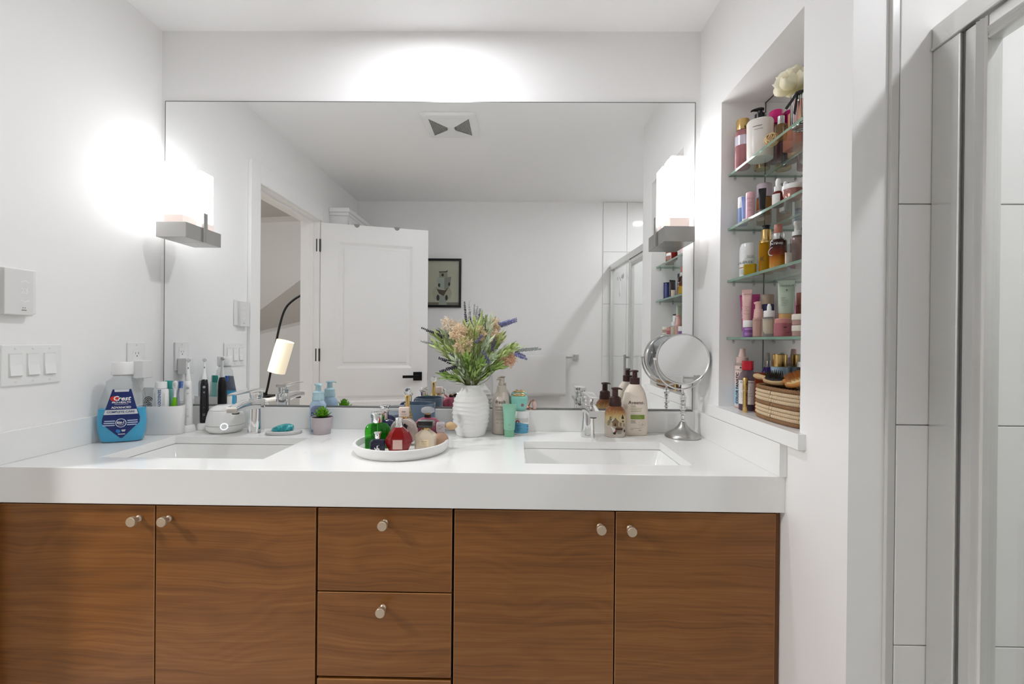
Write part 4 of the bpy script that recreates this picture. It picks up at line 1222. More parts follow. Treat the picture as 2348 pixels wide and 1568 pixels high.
# ---------------------------------------------------------------- vase
VX, VY = -0.170, -0.0955
t = thing('ribbed_vase', 'white ceramic vase with wavy horizontal ribs', 'vase', (VX, VY, CZ))
prof = []
base = [(0.050, 0.0), (0.0535, 0.003), (0.060, 0.025), (0.066, 0.055), (0.0685, 0.085), (0.0675, 0.112), (0.062, 0.135), (0.052, 0.152), (0.041, 0.165), (0.0355, 0.175), (0.036, 0.184), (0.037, 0.1865)]
def bprof(z):
    for a, b in zip(base, base[1:]):
        if a[1] <= z <= b[1]:
            u = (z - a[1]) / (b[1] - a[1])
            u = u * u * (3 - 2 * u) if False else u
            return a[0] + (b[0] - a[0]) * u
    return base[-1][0]
rs = []
SEG = 72
zz = [0.0, 0.0015] + [0.003 + 0.1835 * k / 74 for k in range(75)]
for z in zz:
    r0 = bprof(z)
    ring = []
    for j in range(SEG):
        a = 2 * PI * j / SEG
        zl = z + 0.0018 * math.sin(3 * a + z * 60) + 0.0012 * math.sin(5 * a + 1.7)
        amp = 0.0029 * (1 if 0.03 < z < 0.14 else max(0.0, 1 - abs(z - (0.03 if z < 0.03 else 0.14)) / 0.02))
        rib = max(0.0, math.sin(2 * PI * zl / 0.0158)) ** 1.6
        ring.append(((r0 - 0.001 + amp * rib) * math.cos(a), (r0 - 0.001 + amp * rib) * math.sin(a), z))
    rs.append(ring)
for r, z in ((0.034, 0.1865), (0.032, 0.184), (0.031, 0.172), (0.05, 0.13), (0.05, 0.02)):
    rs.append([(r * math.cos(2 * PI * j / SEG), r * math.sin(2 * PI * j / SEG), z) for j in range(SEG)])
G().rings(rs).obj('vase_body', M('vase_white', 'f0f0ee', 0.35), t, angle=80)

# ---------------------------------------------------------------- flowers in the vase
MOUTH = Vector((VX, VY, CZ + 0.182))
def curve(p0, p1, p2, n=10):
    return [p0 * (1 - u) ** 2 + p1 * 2 * u * (1 - u) + p2 * u * u for u in (k / n for k in range(n + 1))]
def stem_path(tip, dirn=None, n=12):
    off = Vector((tip.x - MOUTH.x, tip.y - MOUTH.y, 0))
    if off.length > 0.02:
        off = off.normalized() * 0.018
    foot = Vector((VX - off.x * 0.8, VY - off.y * 0.8, CZ + 0.09))
    lip = MOUTH + off
    if dirn is not None:
        mid = tip - dirn.normalized() * (tip - lip).length * 0.45
    else:
        mid = lip + (tip - lip) * 0.5 + Vector((0, 0, (tip - lip).length * 0.18))
    c = curve(lip, mid, tip, n)
    return [foot] + c
def leafstrip(g, p, d, up, L, wd, droop, mi=0):
    """narrow leaf from p along d"""
    d = d.normalized()
    side = d.cross(up)
    side = side.normalized() if side.length > 1e-5 else Vector((1, 0, 0))
    nrm = side.cross(d).normalized()
    A, B, Cc = [], [], []
    n = 5
    for k in range(n + 1):
        u = k / n
        c = p + d * L * u + nrm * (-droop * L * u * u)
        wv = wd * (math.sin(PI * (0.08 + 0.9 * u)) ** 0.8) * 0.5
        A.append(tuple(c - side * wv + nrm * wv * 0.35))
        Cc.append(tuple(c))
        B.append(tuple(c + side * wv + nrm * wv * 0.35))
    g.rings([A, Cc, B], False, False, mi, close=False)
def leaf_mat(name, c0, c1):
    m, nt, b = new_mat(name)
    n = nd(nt, 'ShaderNodeTexNoise', Scale=30.0, Detail=2.0)
    tcn = nt.nodes.new('ShaderNodeTexCoord')
    nt.links.new(tcn.outputs['Object'], n.inputs['Vector'])
    r = ramp(nt, [(0.35, c0), (0.65, c1)])
    nt.links.new(n.outputs['Fac'], r.inputs[0])
    nt.links.new(r.outputs[0], b.inputs['Base Color'])
    b.inputs['Roughness'].default_value = 0.5
    MATS[name] = m
    return m
LG = [leaf_mat('leaf_green', '9db368', 'd0dd98'), leaf_mat('leaf_pale', 'b2c3a2', 'dbe4c8'), leaf_mat('leaf_deep', '83a550', 'b2cc78')]
STEMM = M('stem_green', '6b7a3c', 0.6)
bouquet = thing('flower_bouquet', 'artificial bouquet of lavender, pale green leaves and tan filler in the ribbed vase', 'bouquet', tuple(MOUTH))
def bunch_part(name, label=None):
    o = bpy.data.objects.new(name, None)
    o.empty_display_size = 0.02
    COL.objects.link(o)
    o.parent = bouquet
    if label:
        o['label'] = label
    return o
random.seed(21)
sprigs = [((-0.298, -0.125, 1.242), 0), ((-0.290, -0.15, 1.205), 0), ((-0.272, -0.10, 1.258), 1), ((-0.130, -0.12, 1.300), 0), ((-0.098, -0.13, 1.296), 1), ((-0.012, -0.135, 1.206), 0), ((-0.030, -0.16, 1.188), 0),
          ((-0.062, -0.15, 1.135), 2), ((-0.255, -0.15, 1.096), 2), ((-0.150, -0.17, 1.292), 0), ((-0.187, -0.14, 1.275), 0), ((-0.215, -0.19, 1.155), 1), ((-0.125, -0.20, 1.148), 2), ((-0.175, -0.21, 1.165), 2),
          ((-0.085, -0.19, 1.165), 1), ((-0.230, -0.17, 1.185), 0), ((-0.105, -0.17, 1.225), 1), ((-0.185, -0.19, 1.215), 0), ((-0.065, -0.12, 1.235), 0), ((-0.24, -0.08, 1.21), 0)]
for k, (tip, mi) in enumerate(sprigs):
    tip = Vector(tip)
    t = bunch_part('leafy_sprig')
    pth = [p - MOUTH for p in stem_path(tip)]
    G().tube(pth, [0.0018] * (len(pth) - 3) + [0.0014, 0.001, 0.0006], 6).obj('stem', STEMM, t)
    g = G()
    nl = 26
    for j in range(nl):
        u = 0.22 + 0.78 * j / (nl - 1)
        f = u * (len(pth) - 1)
        i = min(int(f), len(pth) - 2)
        p = pth[i].lerp(pth[i + 1], f - i)
        ax = (pth[i + 1] - pth[i]).normalized()
        a = j * 2.4 + random.uniform(-0.3, 0.3)
        o1 = ax.orthogonal().normalized()
        o2 = ax.cross(o1)
        rad = o1 * math.cos(a) + o2 * math.sin(a)
        d = ax * random.uniform(0.75, 1.1) + rad * random.uniform(0.45, 0.8)
        wp = p + MOUTH
        if wp.y > -0.06 and d.y > 0:
            d.y *= -0.5
        leafstrip(g, p, d, rad, random.uniform(0.032, 0.056) * (1.0 if u < 0.9 else 0.8), random.uniform(0.0075, 0.0115), random.uniform(0.05, 0.3))
    o = g.obj('leaves', LG[mi], t, angle=60)
    o['kind'] = 'stuff'
LAV = {'dark': M('lavender_dark', '3a3648', 0.7), 'mid': M('lavender_mid', '716a8e', 0.7), 'blue': M('lavender_blue', '7f82b4', 0.7), 'grey': M('lavender_grey', 'c2c4c6', 0.7), 'sage': M('lavender_sage', 'a2aaa6', 0.7)}
lavs = [((-0.351, -0.13, 1.271), (-0.271, -0.13, 1.239), 'dark', 'dark lavender spike reaching highest toward the door side'), ((-0.336, -0.11, 1.262), (-0.268, -0.11, 1.236), 'dark', 'dark lavender spike second highest on the door side'),
        ((-0.360, -0.10, 1.222), (-0.282, -0.10, 1.203), 'sage', 'thin grey lavender spike stretching lowest past the door edge'), ((-0.281, -0.16, 1.162), (-0.230, -0.16, 1.145), 'dark', 'short dark lavender spike at the left middle of the bouquet'),
        ((-0.276, -0.17, 1.114), (-0.212, -0.17, 1.134), 'dark', 'dark lavender spike drooping above the gold necked perfume'), ((-0.200, -0.08, 1.372), (-0.193, -0.08, 1.292), 'dark', 'upright dark lavender spike beside the picture frame'),
        ((-0.180, -0.10, 1.377), (-0.182, -0.10, 1.283), 'grey', 'tallest upright pale grey lavender spike'), ((-0.153, -0.07, 1.357), (-0.159, -0.07, 1.301), 'grey', 'short upright pale grey lavender spike'),
        ((-0.144, -0.09, 1.325), (-0.118, -0.09, 1.262), 'mid', 'purple lavender spike at the top centre of the bouquet'), ((-0.003, -0.09, 1.308), (-0.074, -0.09, 1.285), 'blue', 'violet blue lavender spike leaning toward the shower'),
        ((0.088, -0.12, 1.197), (-0.005, -0.12, 1.188), 'sage', 'longest sage lavender spike pointing at the makeup mirror'), ((0.036, -0.15, 1.160), (-0.012, -0.15, 1.180), 'blue', 'small drooping blue lavender spike over the towel'),
        ((-0.124, -0.19, 1.245), (-0.147, -0.19, 1.215), 'mid', 'purple lavender head in the bouquet centre'), ((-0.121, -0.20, 1.192), (-0.097, -0.20, 1.144), 'mid', 'large purple lavender head low in the bouquet front'),
        ((-0.082, -0.15, 1.232), (-0.091, -0.15, 1.186), 'mid', 'purple lavender head on the right of the bouquet centre'), ((-0.238, -0.18, 1.180), (-0.201, -0.18, 1.147), 'mid', 'slim purple lavender head left of the bouquet centre')]
for tip, bs, cm, lb in lavs:
    tip, bs = Vector(tip), Vector(bs)
    t = bunch_part('lavender_stem', lb)
    pth = [p - MOUTH for p in stem_path(bs, tip - bs)] + [tip - MOUTH]
    G().tube(pth, 0.0011, 6).obj('stem', M('lav_stem', '7d8663', 0.6), t)
    g = G()
    ax = (tip - bs)
    L = ax.length
    ax.normalize()
    o1 = ax.orthogonal().normalized()
    o2 = ax.cross(o1)
    nw = max(6, int(L / 0.0062))
    for j in range(nw):
        u = (j + 0.5) / nw
        rr = 0.0075 * (1 - 0.55 * u) * (0.75 if L > 0.08 else 1.15)
        for q in range(6):
            a = 2 * PI * q / 6 + j * 0.5
            rad = o1 * math.cos(a) + o2 * math.sin(a)
            p = bs - MOUTH + ax * L * u + rad * 0.001
            d = rad + ax * random.uniform(0.35, 1.5)
            d.normalize()
            e = p + d * rr * random.uniform(0.75, 1.3)
            m_ = p + d * rr * 0.6
            g.tube([p, m_, e], [0.0009, 0.0026, 0.0011], 5)
    o = g.obj('flower_spike', LAV[cm], t, angle=60)
    o['kind'] = 'stuff'
TAN = [M('dried_tan', 'f0dabc', 0.8), M('dried_cream', 'efe0cc', 0.8), M('dried_peach', 'efc8ac', 0.8)]
tans = [((-0.262, -0.10, 1.288), 0.028, 1, 60, 'airy cream dried filler high on the door side'), ((-0.213, -0.16, 1.258), 0.036, 0, 120, 'dense tan dried filler in the bouquet upper left'), ((-0.190, -0.175, 1.212), 0.036, 0, 130, 'dense tan dried filler in the bouquet middle'),
        ((-0.138, -0.13, 1.252), 0.03, 0, 90, 'tan dried filler behind the top leaves'), ((-0.088, -0.08, 1.288), 0.026, 0, 80, 'tan dried filler at the upper right of the bouquet'), ((-0.080, -0.10, 1.240), 0.026, 0, 80, 'tan dried filler at the right of the bouquet'),
        ((-0.033, -0.12, 1.158), 0.032, 2, 120, 'peach dried filler low on the right of the bouquet')]
for tip, R, mi, n, lb in tans:
    tip = Vector(tip)
    t = bunch_part('dried_filler_stem', lb)
    pth = [p - MOUTH for p in stem_path(tip)]
    G().tube(pth, 0.001, 6).obj('stem', M('dry_stem', '9a8a5c', 0.7), t)
    g = G()
    c0 = tip - MOUTH
    ax = (pth[-1] - pth[-3]).normalized()
    for j in range(n):
        v = Vector((random.gauss(0, 1), random.gauss(0, 1), random.gauss(0, 1))).normalized()
        s0 = c0 - ax * R * 0.8
        e = c0 + v * R * random.uniform(0.45, 1.0)
        if e.y + MOUTH.y > -0.012:
            continue
        mid = s0.lerp(e, 0.55) + v * R * 0.12
        g.tube([mid, mid.lerp(e, 0.6) + Vector((0, 0, 0.001)), e], [0.0007, 0.0012, 0.0008], 4)
        for b in range(4):
            d = (v + Vector((random.gauss(0, 0.7), random.gauss(0, 0.7), random.gauss(0, 0.7)))).normalized()
            q = mid.lerp(e, random.uniform(0.4, 1.0))
            g.tube([q, q + d * 0.005, q + d * 0.009], [0.0008, 0.0014, 0.0005], 4)
    o = g.obj('seed_heads', TAN[mi], t, angle=60)
    o['kind'] = 'stuff'
# ---------------------------------------------------------------- bottles right of the vase
t = thing('cleanser_bottle', 'beige pump bottle of cleanser beside the white vase', 'bottle', (-0.0595, -0.060, CZ), -4)
S = [(0, 0.060, 0.060), (0.002, 0.066, 0.066), (0.108, 0.068, 0.068), (0.125, 0.066, 0.066), (0.140, 0.058, 0.058), (0.152, 0.044, 0.044), (0.157, 0.036, 0.036)]
BEI = M('bottle_beige', 'd5c9bf', 0.25, coat=0.4)
G().sect(S, 44).obj('bottle_body', BEI, t, angle=50)
sf = front(S)
text(t, 'fresh', 0.0185, 0.0, 0.122, INK, sf, shear=0.2)
text(t, 'SOY FACE', 0.0088, 0.0, 0.1025, INKG, sf)
text(t, 'CLEANSER', 0.0088, 0.0, 0.0925, INKG, sf)
lines(t, [(-0.018, 0.018, 0.083, 0.0009), (-0.018, 0.018, 0.0785, 0.0009), (-0.016, 0.017, 0.074, 0.0009), (-0.012, 0.014, 0.067, 0.0008), (-0.014, 0.014, 0.060, 0.0009), (-0.016, 0.014, 0.0555, 0.0009), (-0.015, -0.005, 0.044, 0.0012), (0.002, 0.014, 0.044, 0.0012)], INKG, sf)
pump(t, 0.157, 0.0165, M('pump_beige', 'cfc6ba', 0.3), 'lotion', (0.02, 0), 150, 0.022, 0.021)
# teal tube
TEALP = M('tube_mint', '8dc4ab', 0.3, coat=0.2)
t, sf = tube_pack('cream_tube', 'mint green squeeze tube in front of the beige pump', 'tube', (-0.0265, -0.116, CZ), 2, 0.043, 0.034, 0.119, TEALP, cap=M('tube_mint_cap', '7fb896', 0.35), caph=0.024, capw=0.036, flatw=0.05)
ring_shape(t, 0.0, 0.045, 0.0028, 0.0042, M('mint_print', '7f9a8c', 0.5), sf)
lines(t, [(-0.005, 0.006, 0.032, 0.001)], MATS['mint_print'], sf)
# jar stack
t = thing('face_pad_jar', 'white lidded jar with light blue printed band under the mint jar', 'jar', (0.0175, -0.064, CZ))
S = [(0, 0.056, 0.056), (0.0015, 0.0595, 0.0595), (0.066, 0.0595, 0.0595), (0.0662, 0.0605, 0.0605), (0.086, 0.0605, 0.0605), (0.0875, 0.058, 0.058)]
G().sect(S, 44).obj('jar_body', WGLOSS, t, angle=40)
sf = front(S)
label_patch(t, [(0.006, -0.0293, 0.0293), (0.038, -0.0293, 0.0293), (0.046, -0.0293, -0.002)], sf, M('pad_blue', '5fa6c6', 0.4), nx=20, off=0.0007)
label_patch(t, [(0.0465, -0.0293, 0.0293), (0.0625, -0.0293, 0.0293)], sf, M('pad_grey', 'cfccc8', 0.4), 'label_strip', nx=20, off=0.0005)
ring_shape(t, -0.0135, 0.0475, 0.0038, 0.0072, M('pad_red', 'b03a48', 0.4), sf, 0.0014, 'logo', a0=-20, a1=200)
lines(t, [(-0.019, -0.001, 0.0365, 0.0016), (-0.019, -0.004, 0.0315, 0.0014), (-0.016, 0.002, 0.026, 0.0014), (-0.018, -0.003, 0.021, 0.0013), (-0.018, -0.004, 0.0165, 0.0013)], M('ink_deepblue', '2f5f80', 0.4), sf, 0.0014)
ring_shape(t, 0.0235, 0.031, 0.001, 0.0024, MATS['ink_deepblue'], sf, 0.0014, 'icon')
ring_shape(t, 0.0235, 0.020, 0.001, 0.0024, MATS['ink_deepblue'], sf, 0.0014, 'icon')
t = thing('cream_jar', 'glossy mint jar with gold trimmed lid stacked on the white jar', 'jar', (0.0095, -0.060, CZ + 0.0877))
S = [(0, 0.038, 0.038, 2.2), (0.002, 0.046, 0.046, 2.3), (0.012, 0.058, 0.058, 2.4), (0.03, 0.064, 0.064, 2.5), (0.046, 0.0655, 0.0655, 2.4), (0.052, 0.063, 0.063, 2.2), (0.0555, 0.056, 0.056, 2)]
G().sect(S, 44).obj('jar_body', M('jar_mint', '8accbf', 0.12, coat=0.6), t, angle=50)
G().lathe([(0.0245, 0.0556), (0.0255, 0.0575), (0.0235, 0.0595), (0, 0.060)], 40).obj('lid', GOLD, t, angle=40)
tw = G()
for s in (-1, 1):
    tw.tube([(s * 0.002, 0, 0.0605), (s * 0.008, -0.002, 0.0645), (s * 0.016, 0, 0.0625), (s * 0.008, 0.003, 0.0612)], 0.0012, 6)
tw.obj('lid_knot', GOLD, t)
ring_shape(t, 0.012, 0.0235, 0.0, 0.0052, M('logo_plum', '6a4450', 0.4), front(S), 0.0014, 'logo')
ring_shape(t, 0.012, 0.0235, 0.0012, 0.0028, M('logo_pink', 'd88f96', 0.4), front(S), 0.0018, 'logo_arch')
# facial roller lying on the splash ledge
t = thing('facial_roller', 'rose gold facial roller with pale pink stone lying on the splash', 'roller', (0.055, -0.0135, 0.9568))
G().tube([(-0.085, 0, 0.006), (-0.02, 0, 0.007), (-0.008, 0, 0.012)], [0.0045, 0.004, 0.003], 12).obj('handle', ROSEGOLD, t)
G().tube([(-0.008, 0, 0.012), (0.0, -0.001, 0.030), (0.010, -0.001, 0.036), (0.0155, -0.001, 0.033)], 0.0015, 8).obj('fork', ROSEGOLD, t)
G().tube([(-0.008, 0, 0.012), (0.0, -0.001, 0.003), (0.010, -0.001, 0.0015), (0.0155, -0.001, 0.003)], 0.0015, 8).obj('fork', ROSEGOLD, t)
G().ell((0.0145, -0.001, 0.018), 0.0095, 0.0085, 0.0155, 20, 12).obj('stone', M('rose_quartz', 'd9b8b0', 0.15, coat=0.5), t)
# brown foaming soap
BRN = M('pump_brown', '3b1f1c', 0.35)
t = thing('foam_soap_bottle', 'foaming hand soap with brown pump and winter village label', 'soap pump', (0.365, -0.096, CZ), 0)
S = [(0, 0.066, 0.042, 3.4), (0.003, 0.071, 0.047, 3.4), (0.04, 0.0745, 0.05, 3.2), (0.085, 0.0745, 0.05, 3), (0.098, 0.068, 0.048, 2.7), (0.108, 0.054, 0.044, 2.3), (0.114, 0.044, 0.042, 2)]
m, nt, b = new_mat('village_label')
tcn = nt.nodes.new('ShaderNodeTexCoord')
sp = nt.nodes.new('ShaderNodeSeparateXYZ')
nt.links.new(tcn.outputs['Generated'], sp.inputs[0])
nz = nd(nt, 'ShaderNodeTexNoise', Scale=9.0, Detail=4.0)
nt.links.new(tcn.outputs['Generated'], nz.inputs['Vector'])
ma = nd(nt, 'ShaderNodeMath', operation='MULTIPLY_ADD')
ma.inputs[1].default_value = 0.22
nt.links.new(nz.outputs['Fac'], ma.inputs[0])
nt.links.new(sp.outputs['Z'], ma.inputs[2])
r = ramp(nt, [(0.12, 'c8bdb4'), (0.45, 'bfb3a4'), (0.72, 'd6c48f'), (0.88, 'b98f58'), (1.02, '8a5530')])
nt.links.new(ma.outputs[0], r.inputs[0])
nt.links.new(r.outputs[0], b.inputs['Base Color'])
b.inputs['Roughness'].default_value = 0.15
G().sect(S, 44).obj('bottle_body', m, t, angle=50)
sf = front(S)
SNOW = M('print_snow', 'dcdcd8', 0.5)
CAB = M('print_cabin', '4a2c1c', 0.5)
shape(t, [[(-0.035, 0.008), (-0.035, 0.047), (-0.02, 0.042), (0.0, 0.027), (-0.006, 0.010)], [(0.014, 0.062), (0.022, 0.077), (0.034, 0.064), (0.034, 0.052)], [(-0.02, 0.066), (-0.008, 0.072), (0.0, 0.062), (-0.011, 0.058)]], SNOW, sf, 0.0008, 'label_snow')
shape(t, [[(-0.014, 0.042), (-0.014, 0.058), (-0.004, 0.070), (0.006, 0.058), (0.006, 0.042)], [(0.012, 0.042), (0.012, 0.056), (0.03, 0.052), (0.03, 0.040)], [(-0.004, 0.028), (0.022, 0.028), (0.024, 0.037), (0.004, 0.042), (-0.004, 0.036)]], M('print_wood', '8f7556', 0.5), sf, 0.001, 'label_houses')
shape(t, [[(-0.016, 0.056), (-0.004, 0.071), (-0.004, 0.073), (-0.0185, 0.0555)], [(-0.004, 0.071), (0.008, 0.056), (0.0105, 0.0555), (-0.004, 0.073)], [(-0.007, 0.042), (-0.007, 0.052), (-0.002, 0.052), (-0.002, 0.042)], [(-0.0045, 0.028), (0.021, 0.028), (0.023, 0.034), (-0.003, 0.036)], [(0.0185, 0.069), (0.0235, 0.083), (0.0285, 0.069)], [(0.0195, 0.058), (0.024, 0.065), (0.029, 0.0575)]], CAB, sf, 0.0014, 'label_cabin')
shape(t, [[(0.0175, 0.072), (0.0225, 0.086), (0.0265, 0.073)], [(-0.009, 0.012), (-0.013, 0.017), (-0.005, 0.024), (0.0, 0.031), (0.001, 0.024), (-0.003, 0.012)], [(0.027, 0.024), (0.031, 0.032), (0.033, 0.024), (0.031, 0.018)]], M('print_pine', '27302c', 0.5), sf, 0.0016, 'label_trees')
shape(t, [[(-0.0055, 0.018), (-0.003, 0.030), (0.0005, 0.033), (-0.0015, 0.020)]], M('print_red', '9c3a2e', 0.5), sf, 0.002, 'label_fox')
text(t, 'Village', 0.014, -0.0255, 0.060, INK, sf, rot=78, shear=0.25)
lines(t, [(0.001, 0.021, 0.0255, 0.0009), (0.002, 0.021, 0.0222, 0.0009), (0.003, 0.020, 0.019, 0.0009), (0.005, 0.018, 0.0155, 0.0012)], INK, sf, 0.0012)
pump(t, 0.1142, 0.0215, BRN, 'foam', (0.026, 0), -28, 0.033, 0.027)
# oat lotion
t = thing('lotion_bottle', 'large cream coloured body lotion bottle with brown pump and green band', 'bottle', (0.4475, -0.0555, CZ), 0)
S = [(0, 0.088, 0.048, 3), (0.003, 0.095, 0.054, 3), (0.03, 0.099, 0.058, 2.9), (0.08, 0.100, 0.058, 2.8), (0.13, 0.092, 0.055, 2.6), (0.16, 0.078, 0.050, 2.4), (0.178, 0.060, 0.044, 2.2), (0.188, 0.044, 0.040, 2), (0.191, 0.040, 0.039, 2)]
G().sect(S, 48).obj('bottle_body', M('lotion_cream', 'ecdfd0', 0.28, coat=0.2), t, angle=50)
sf = front(S)
text(t, 'Aveeno.', 0.0178, 0.0, 0.124, M('ink_brown', '4a3a34', 0.4), sf, bold=0.0002)
OLI = M('ink_olive', '9a9a5c', 0.4)
text(t, 'Daily', 0.0088, -0.0205, 0.111, OLI, sf, align='LEFT')
lines(t, [(-0.021, 0.021, 0.1035, 0.0014), (-0.021, 0.019, 0.0985, 0.0014)], M('ink_khaki', 'a9a584', 0.5), sf)
text(t, 'quotidienne', 0.0078, -0.0205, 0.0925, OLI, sf, align='LEFT')
lines(t, [(-0.021, 0.027, 0.0815, 0.0007)], MATS['ink_khaki'], sf)
label_patch(t, [(0.0625, -0.0215, 0.0305), (0.0785, -0.0215, 0.0305)], sf, M('band_green', '7f9638', 0.4), 'green_band', nx=8, nz=2)
lines(t, [(-0.019, 0.012, 0.0755, 0.0011), (-0.019, 0.018, 0.0715, 0.0011), (-0.019, 0.02, 0.0675, 0.0011)], M('ink_palegreen', 'b3c07a', 0.5), sf, 0.0014)
lines(t, [(-0.021, -0.003, 0.0575, 0.0009), (-0.021, -0.004, 0.0545, 0.0009), (-0.021, -0.004, 0.0515, 0.0009), (-0.021, -0.001, 0.0485, 0.0009), (-0.021, 0.018, 0.029, 0.0007), (-0.021, -0.012, 0.0235, 0.0012), (0.008, 0.019, 0.0205, 0.0011)], MATS['ink_brown'], sf)
ring_shape(t, 0.021, 0.045, 0.0122, 0.0128, MATS['ink_khaki'], sf, name='oat_seal')
shape(t, [[(0.0205, 0.036), (0.0225, 0.043), (0.024, 0.053), (0.0212, 0.044)], [(0.0195, 0.037), (0.0165, 0.044), (0.0135, 0.046), (0.0165, 0.041)], [(0.021, 0.037), (0.026, 0.041), (0.029, 0.046), (0.0245, 0.0435)]], MATS['ink_khaki'], sf, name='oat_sprig')
pump(t, 0.191, 0.0185, BRN, 'lotion', (0.032, 0), 105, 0.024, 0.021)

# ---------------------------------------------------------------- makeup mirror
t = thing('makeup_mirror', 'round chrome makeup mirror on a beaded stand by the niche', 'makeup mirror', (0.617, -0.0915, CZ))
G().lathe([(0.0615, 0.0), (0.0635, 0.0015), (0.0635, 0.005), (0.058, 0.012), (0.046, 0.020), (0.03, 0.029), (0.018, 0.042), (0.0125, 0.051), (0.0105, 0.056)], 48).obj('base', NICKEL, t)
z = 0.056
def bead(z, r, h, mat, name):
    G().ell((0, 0, z + h / 2), r, r, h / 2, 20, 12).obj(name, mat, t)
CRY = M('bead_crystal', 'ffffff', 0.0, trans=1.0, ior=1.45)
seq = [('r', 0.0085, 0.008), ('c', 0.0075, 0.020), ('r', 0.009, 0.008), ('r', 0.006, 0.006), ('c', 0.0125, 0.024), ('r', 0.0065, 0.007), ('r', 0.009, 0.007), ('c', 0.0125, 0.026), ('r', 0.0085, 0.006)]
for k, r, h in seq:
    if k == 'c':
        bead(z, r, h, CRY, 'crystal_bead')
    else:
        G().lathe([(r * 0.7, z), (r, z + h * 0.25), (r, z + h * 0.75), (r * 0.7, z + h)], 20).obj('metal_ring', CHROME, t)
    z += h * 0.96
G().tube([(0, 0, 0.05), (0, 0, z + 0.004)], 0.003, 10).obj('rod', CHROME, t)
MZ, MR = 0.2885, 0.0985
# yoke: half circle arm below the disc
pt = []
for k in range(25):
    a = PI + PI * k / 24
    pt.append((-0.004 + 0.1035 * math.cos(a) * (0.97 if True else 1), 0.006, MZ + 0.112 * math.sin(a) * 1.0))
G().tube(pt, 0.0034, 10).obj('yoke', CHROME, t)
G().tube([(0, 0, z), (-0.002, 0.004, MZ - 0.110)], 0.0042, 12).obj('yoke_socket', CHROME, t)
for s in (-1, 1):
    G().tube([(-0.004 + s * 0.0945, 0.004, MZ), (-0.004 + s * 0.1055, 0.004, MZ)], 0.0045, 12).obj('pivot_knob', CHROME, t)
rim = G()
rs = []
for r, y in ((0.087, -0.012), (0.0905, -0.0145), (0.0935, -0.0135), (0.0950, -0.009), (0.0950, 0.013), (0.0935, 0.0165), (0.0905, 0.0175), (0.087, 0.015)):
    rs.append([(-0.004 + r * math.cos(2 * PI * j / 72), y, MZ + r * math.sin(2 * PI * j / 72)) for j in range(72)])
rim.rings(rs, False, False)
DT_ = Matrix.Translation((-0.004, 0, MZ)) @ Matrix.Rotation(math.radians(-13), 4, 'Z') @ Matrix.Rotation(math.radians(-2), 4, 'X') @ Matrix.Translation((0.004, 0, -MZ))
rim.xf(DT_)
rim.obj('rim', SATIN, t, angle=50)
for y, nm_ in ((-0.012, 'mirror_glass'), (0.013, 'mirror_glass')):
    gd = G().lathe([(0.0885, -0.001), (0.0885, 0.001)], 72)
    gd.xf(Matrix.Translation((-0.004, y + 0.0005, MZ)) @ Matrix.Rotation(PI / 2, 4, 'X'))
    gd.xf(DT_)
    gd.obj(nm_, MIRROR, t, angle=30)

# ---------------------------------------------------------------- things in the niche
GRP = 'toiletries in the niche'
def cyl(parent, name, prof, mat, seg=28, c=(0, 0, 0), angle=40):
    return G().lathe(prof, seg, c=c).obj(name, mat, parent, angle=angle)
def item(name, lb, cat, x, y, zi, rz=0.0, group=None):
    z = {1: SH[0] + 0.0042, 2: SH[1] + 0.0042, 3: SH[2] + 0.0042, 4: SH[3] + 0.0042, 5: 1.0037}[zi]
    return thing(name, lb, cat, (x, y, z), rz, group)
# -- top shelf
t = item('body_mist_bottle', 'rose pink body mist with gold cap on the top niche shelf', 'bottle', 0.757, -0.232, 1, -34)
S = [(0, 0.044, 0.044), (0.002, 0.047, 0.047), (0.118, 0.047, 0.047), (0.125, 0.044, 0.044), (0.128, 0.038, 0.038)]
G().sect(S, 36).obj('bottle_body', M('mist_pink', 'cf8f94', 0.06, trans=0.45, ior=1.2), t)
label_patch(t, [(0.075, -0.0225, 0.0225), (0.107, -0.0225, 0.0225)], front(S), M('label_silverlilac', 'cfc9d6', 0.25, 0.3), nx=14)
cyl(t, 'cap', [(0.0205, 0.1285), (0.0205, 0.162), (0.0195, 0.164), (0, 0.164)], GOLD)
t = item('lotion_bottle', 'white pump lotion bottle with black pump on the top niche shelf', 'bottle', 0.7755, -0.306, 1, -26)
S = [(0, 0.070, 0.070, 2.2), (0.002, 0.076, 0.076, 2.2), (0.118, 0.078, 0.078, 2.2), (0.122, 0.074, 0.074, 2.2), (0.124, 0.06, 0.06, 2)]
G().sect(S, 40).obj('bottle_body', M('lotion_white', 'ece6e0', 0.3), t, angle=50)
lines(t, [(-0.022, 0.004, 0.096, 0.0016), (-0.018, 0.006, 0.086, 0.0009)], INKG, front(S))
pump(t, 0.124, 0.0165, BLACK, 'lotion', (0.028, 0), 195, 0.022, 0.012)
t = item('twine_ball', 'small ball of natural twine on the top niche shelf edge', 'twine ball', 0.757, -0.405, 1)
g = G()
random.seed(5)
for k in range(26):
    u = Vector((random.gauss(0, 1), random.gauss(0, 1), random.gauss(0, 1))).normalized()
    a, b_ = u.orthogonal().normalized(), None
    b_ = u.cross(a)
    R = random.uniform(0.0165, 0.0195)
    g.tube([Vector((0, 0, 0.0205)) + a * math.cos(2 * PI * j / 20) * R + b_ * math.sin(2 * PI * j / 20) * R + u * random.uniform(-0.003, 0.003) for j in range(20)], 0.0012, 6, closed=True)
g.obj('twine', M('twine', 'e0c496', 0.8), t)
t = item('body_spray_bottle', 'dark bottle with hot pink cap at the back of the top niche shelf', 'bottle', 0.8385, -0.284, 1, -26)
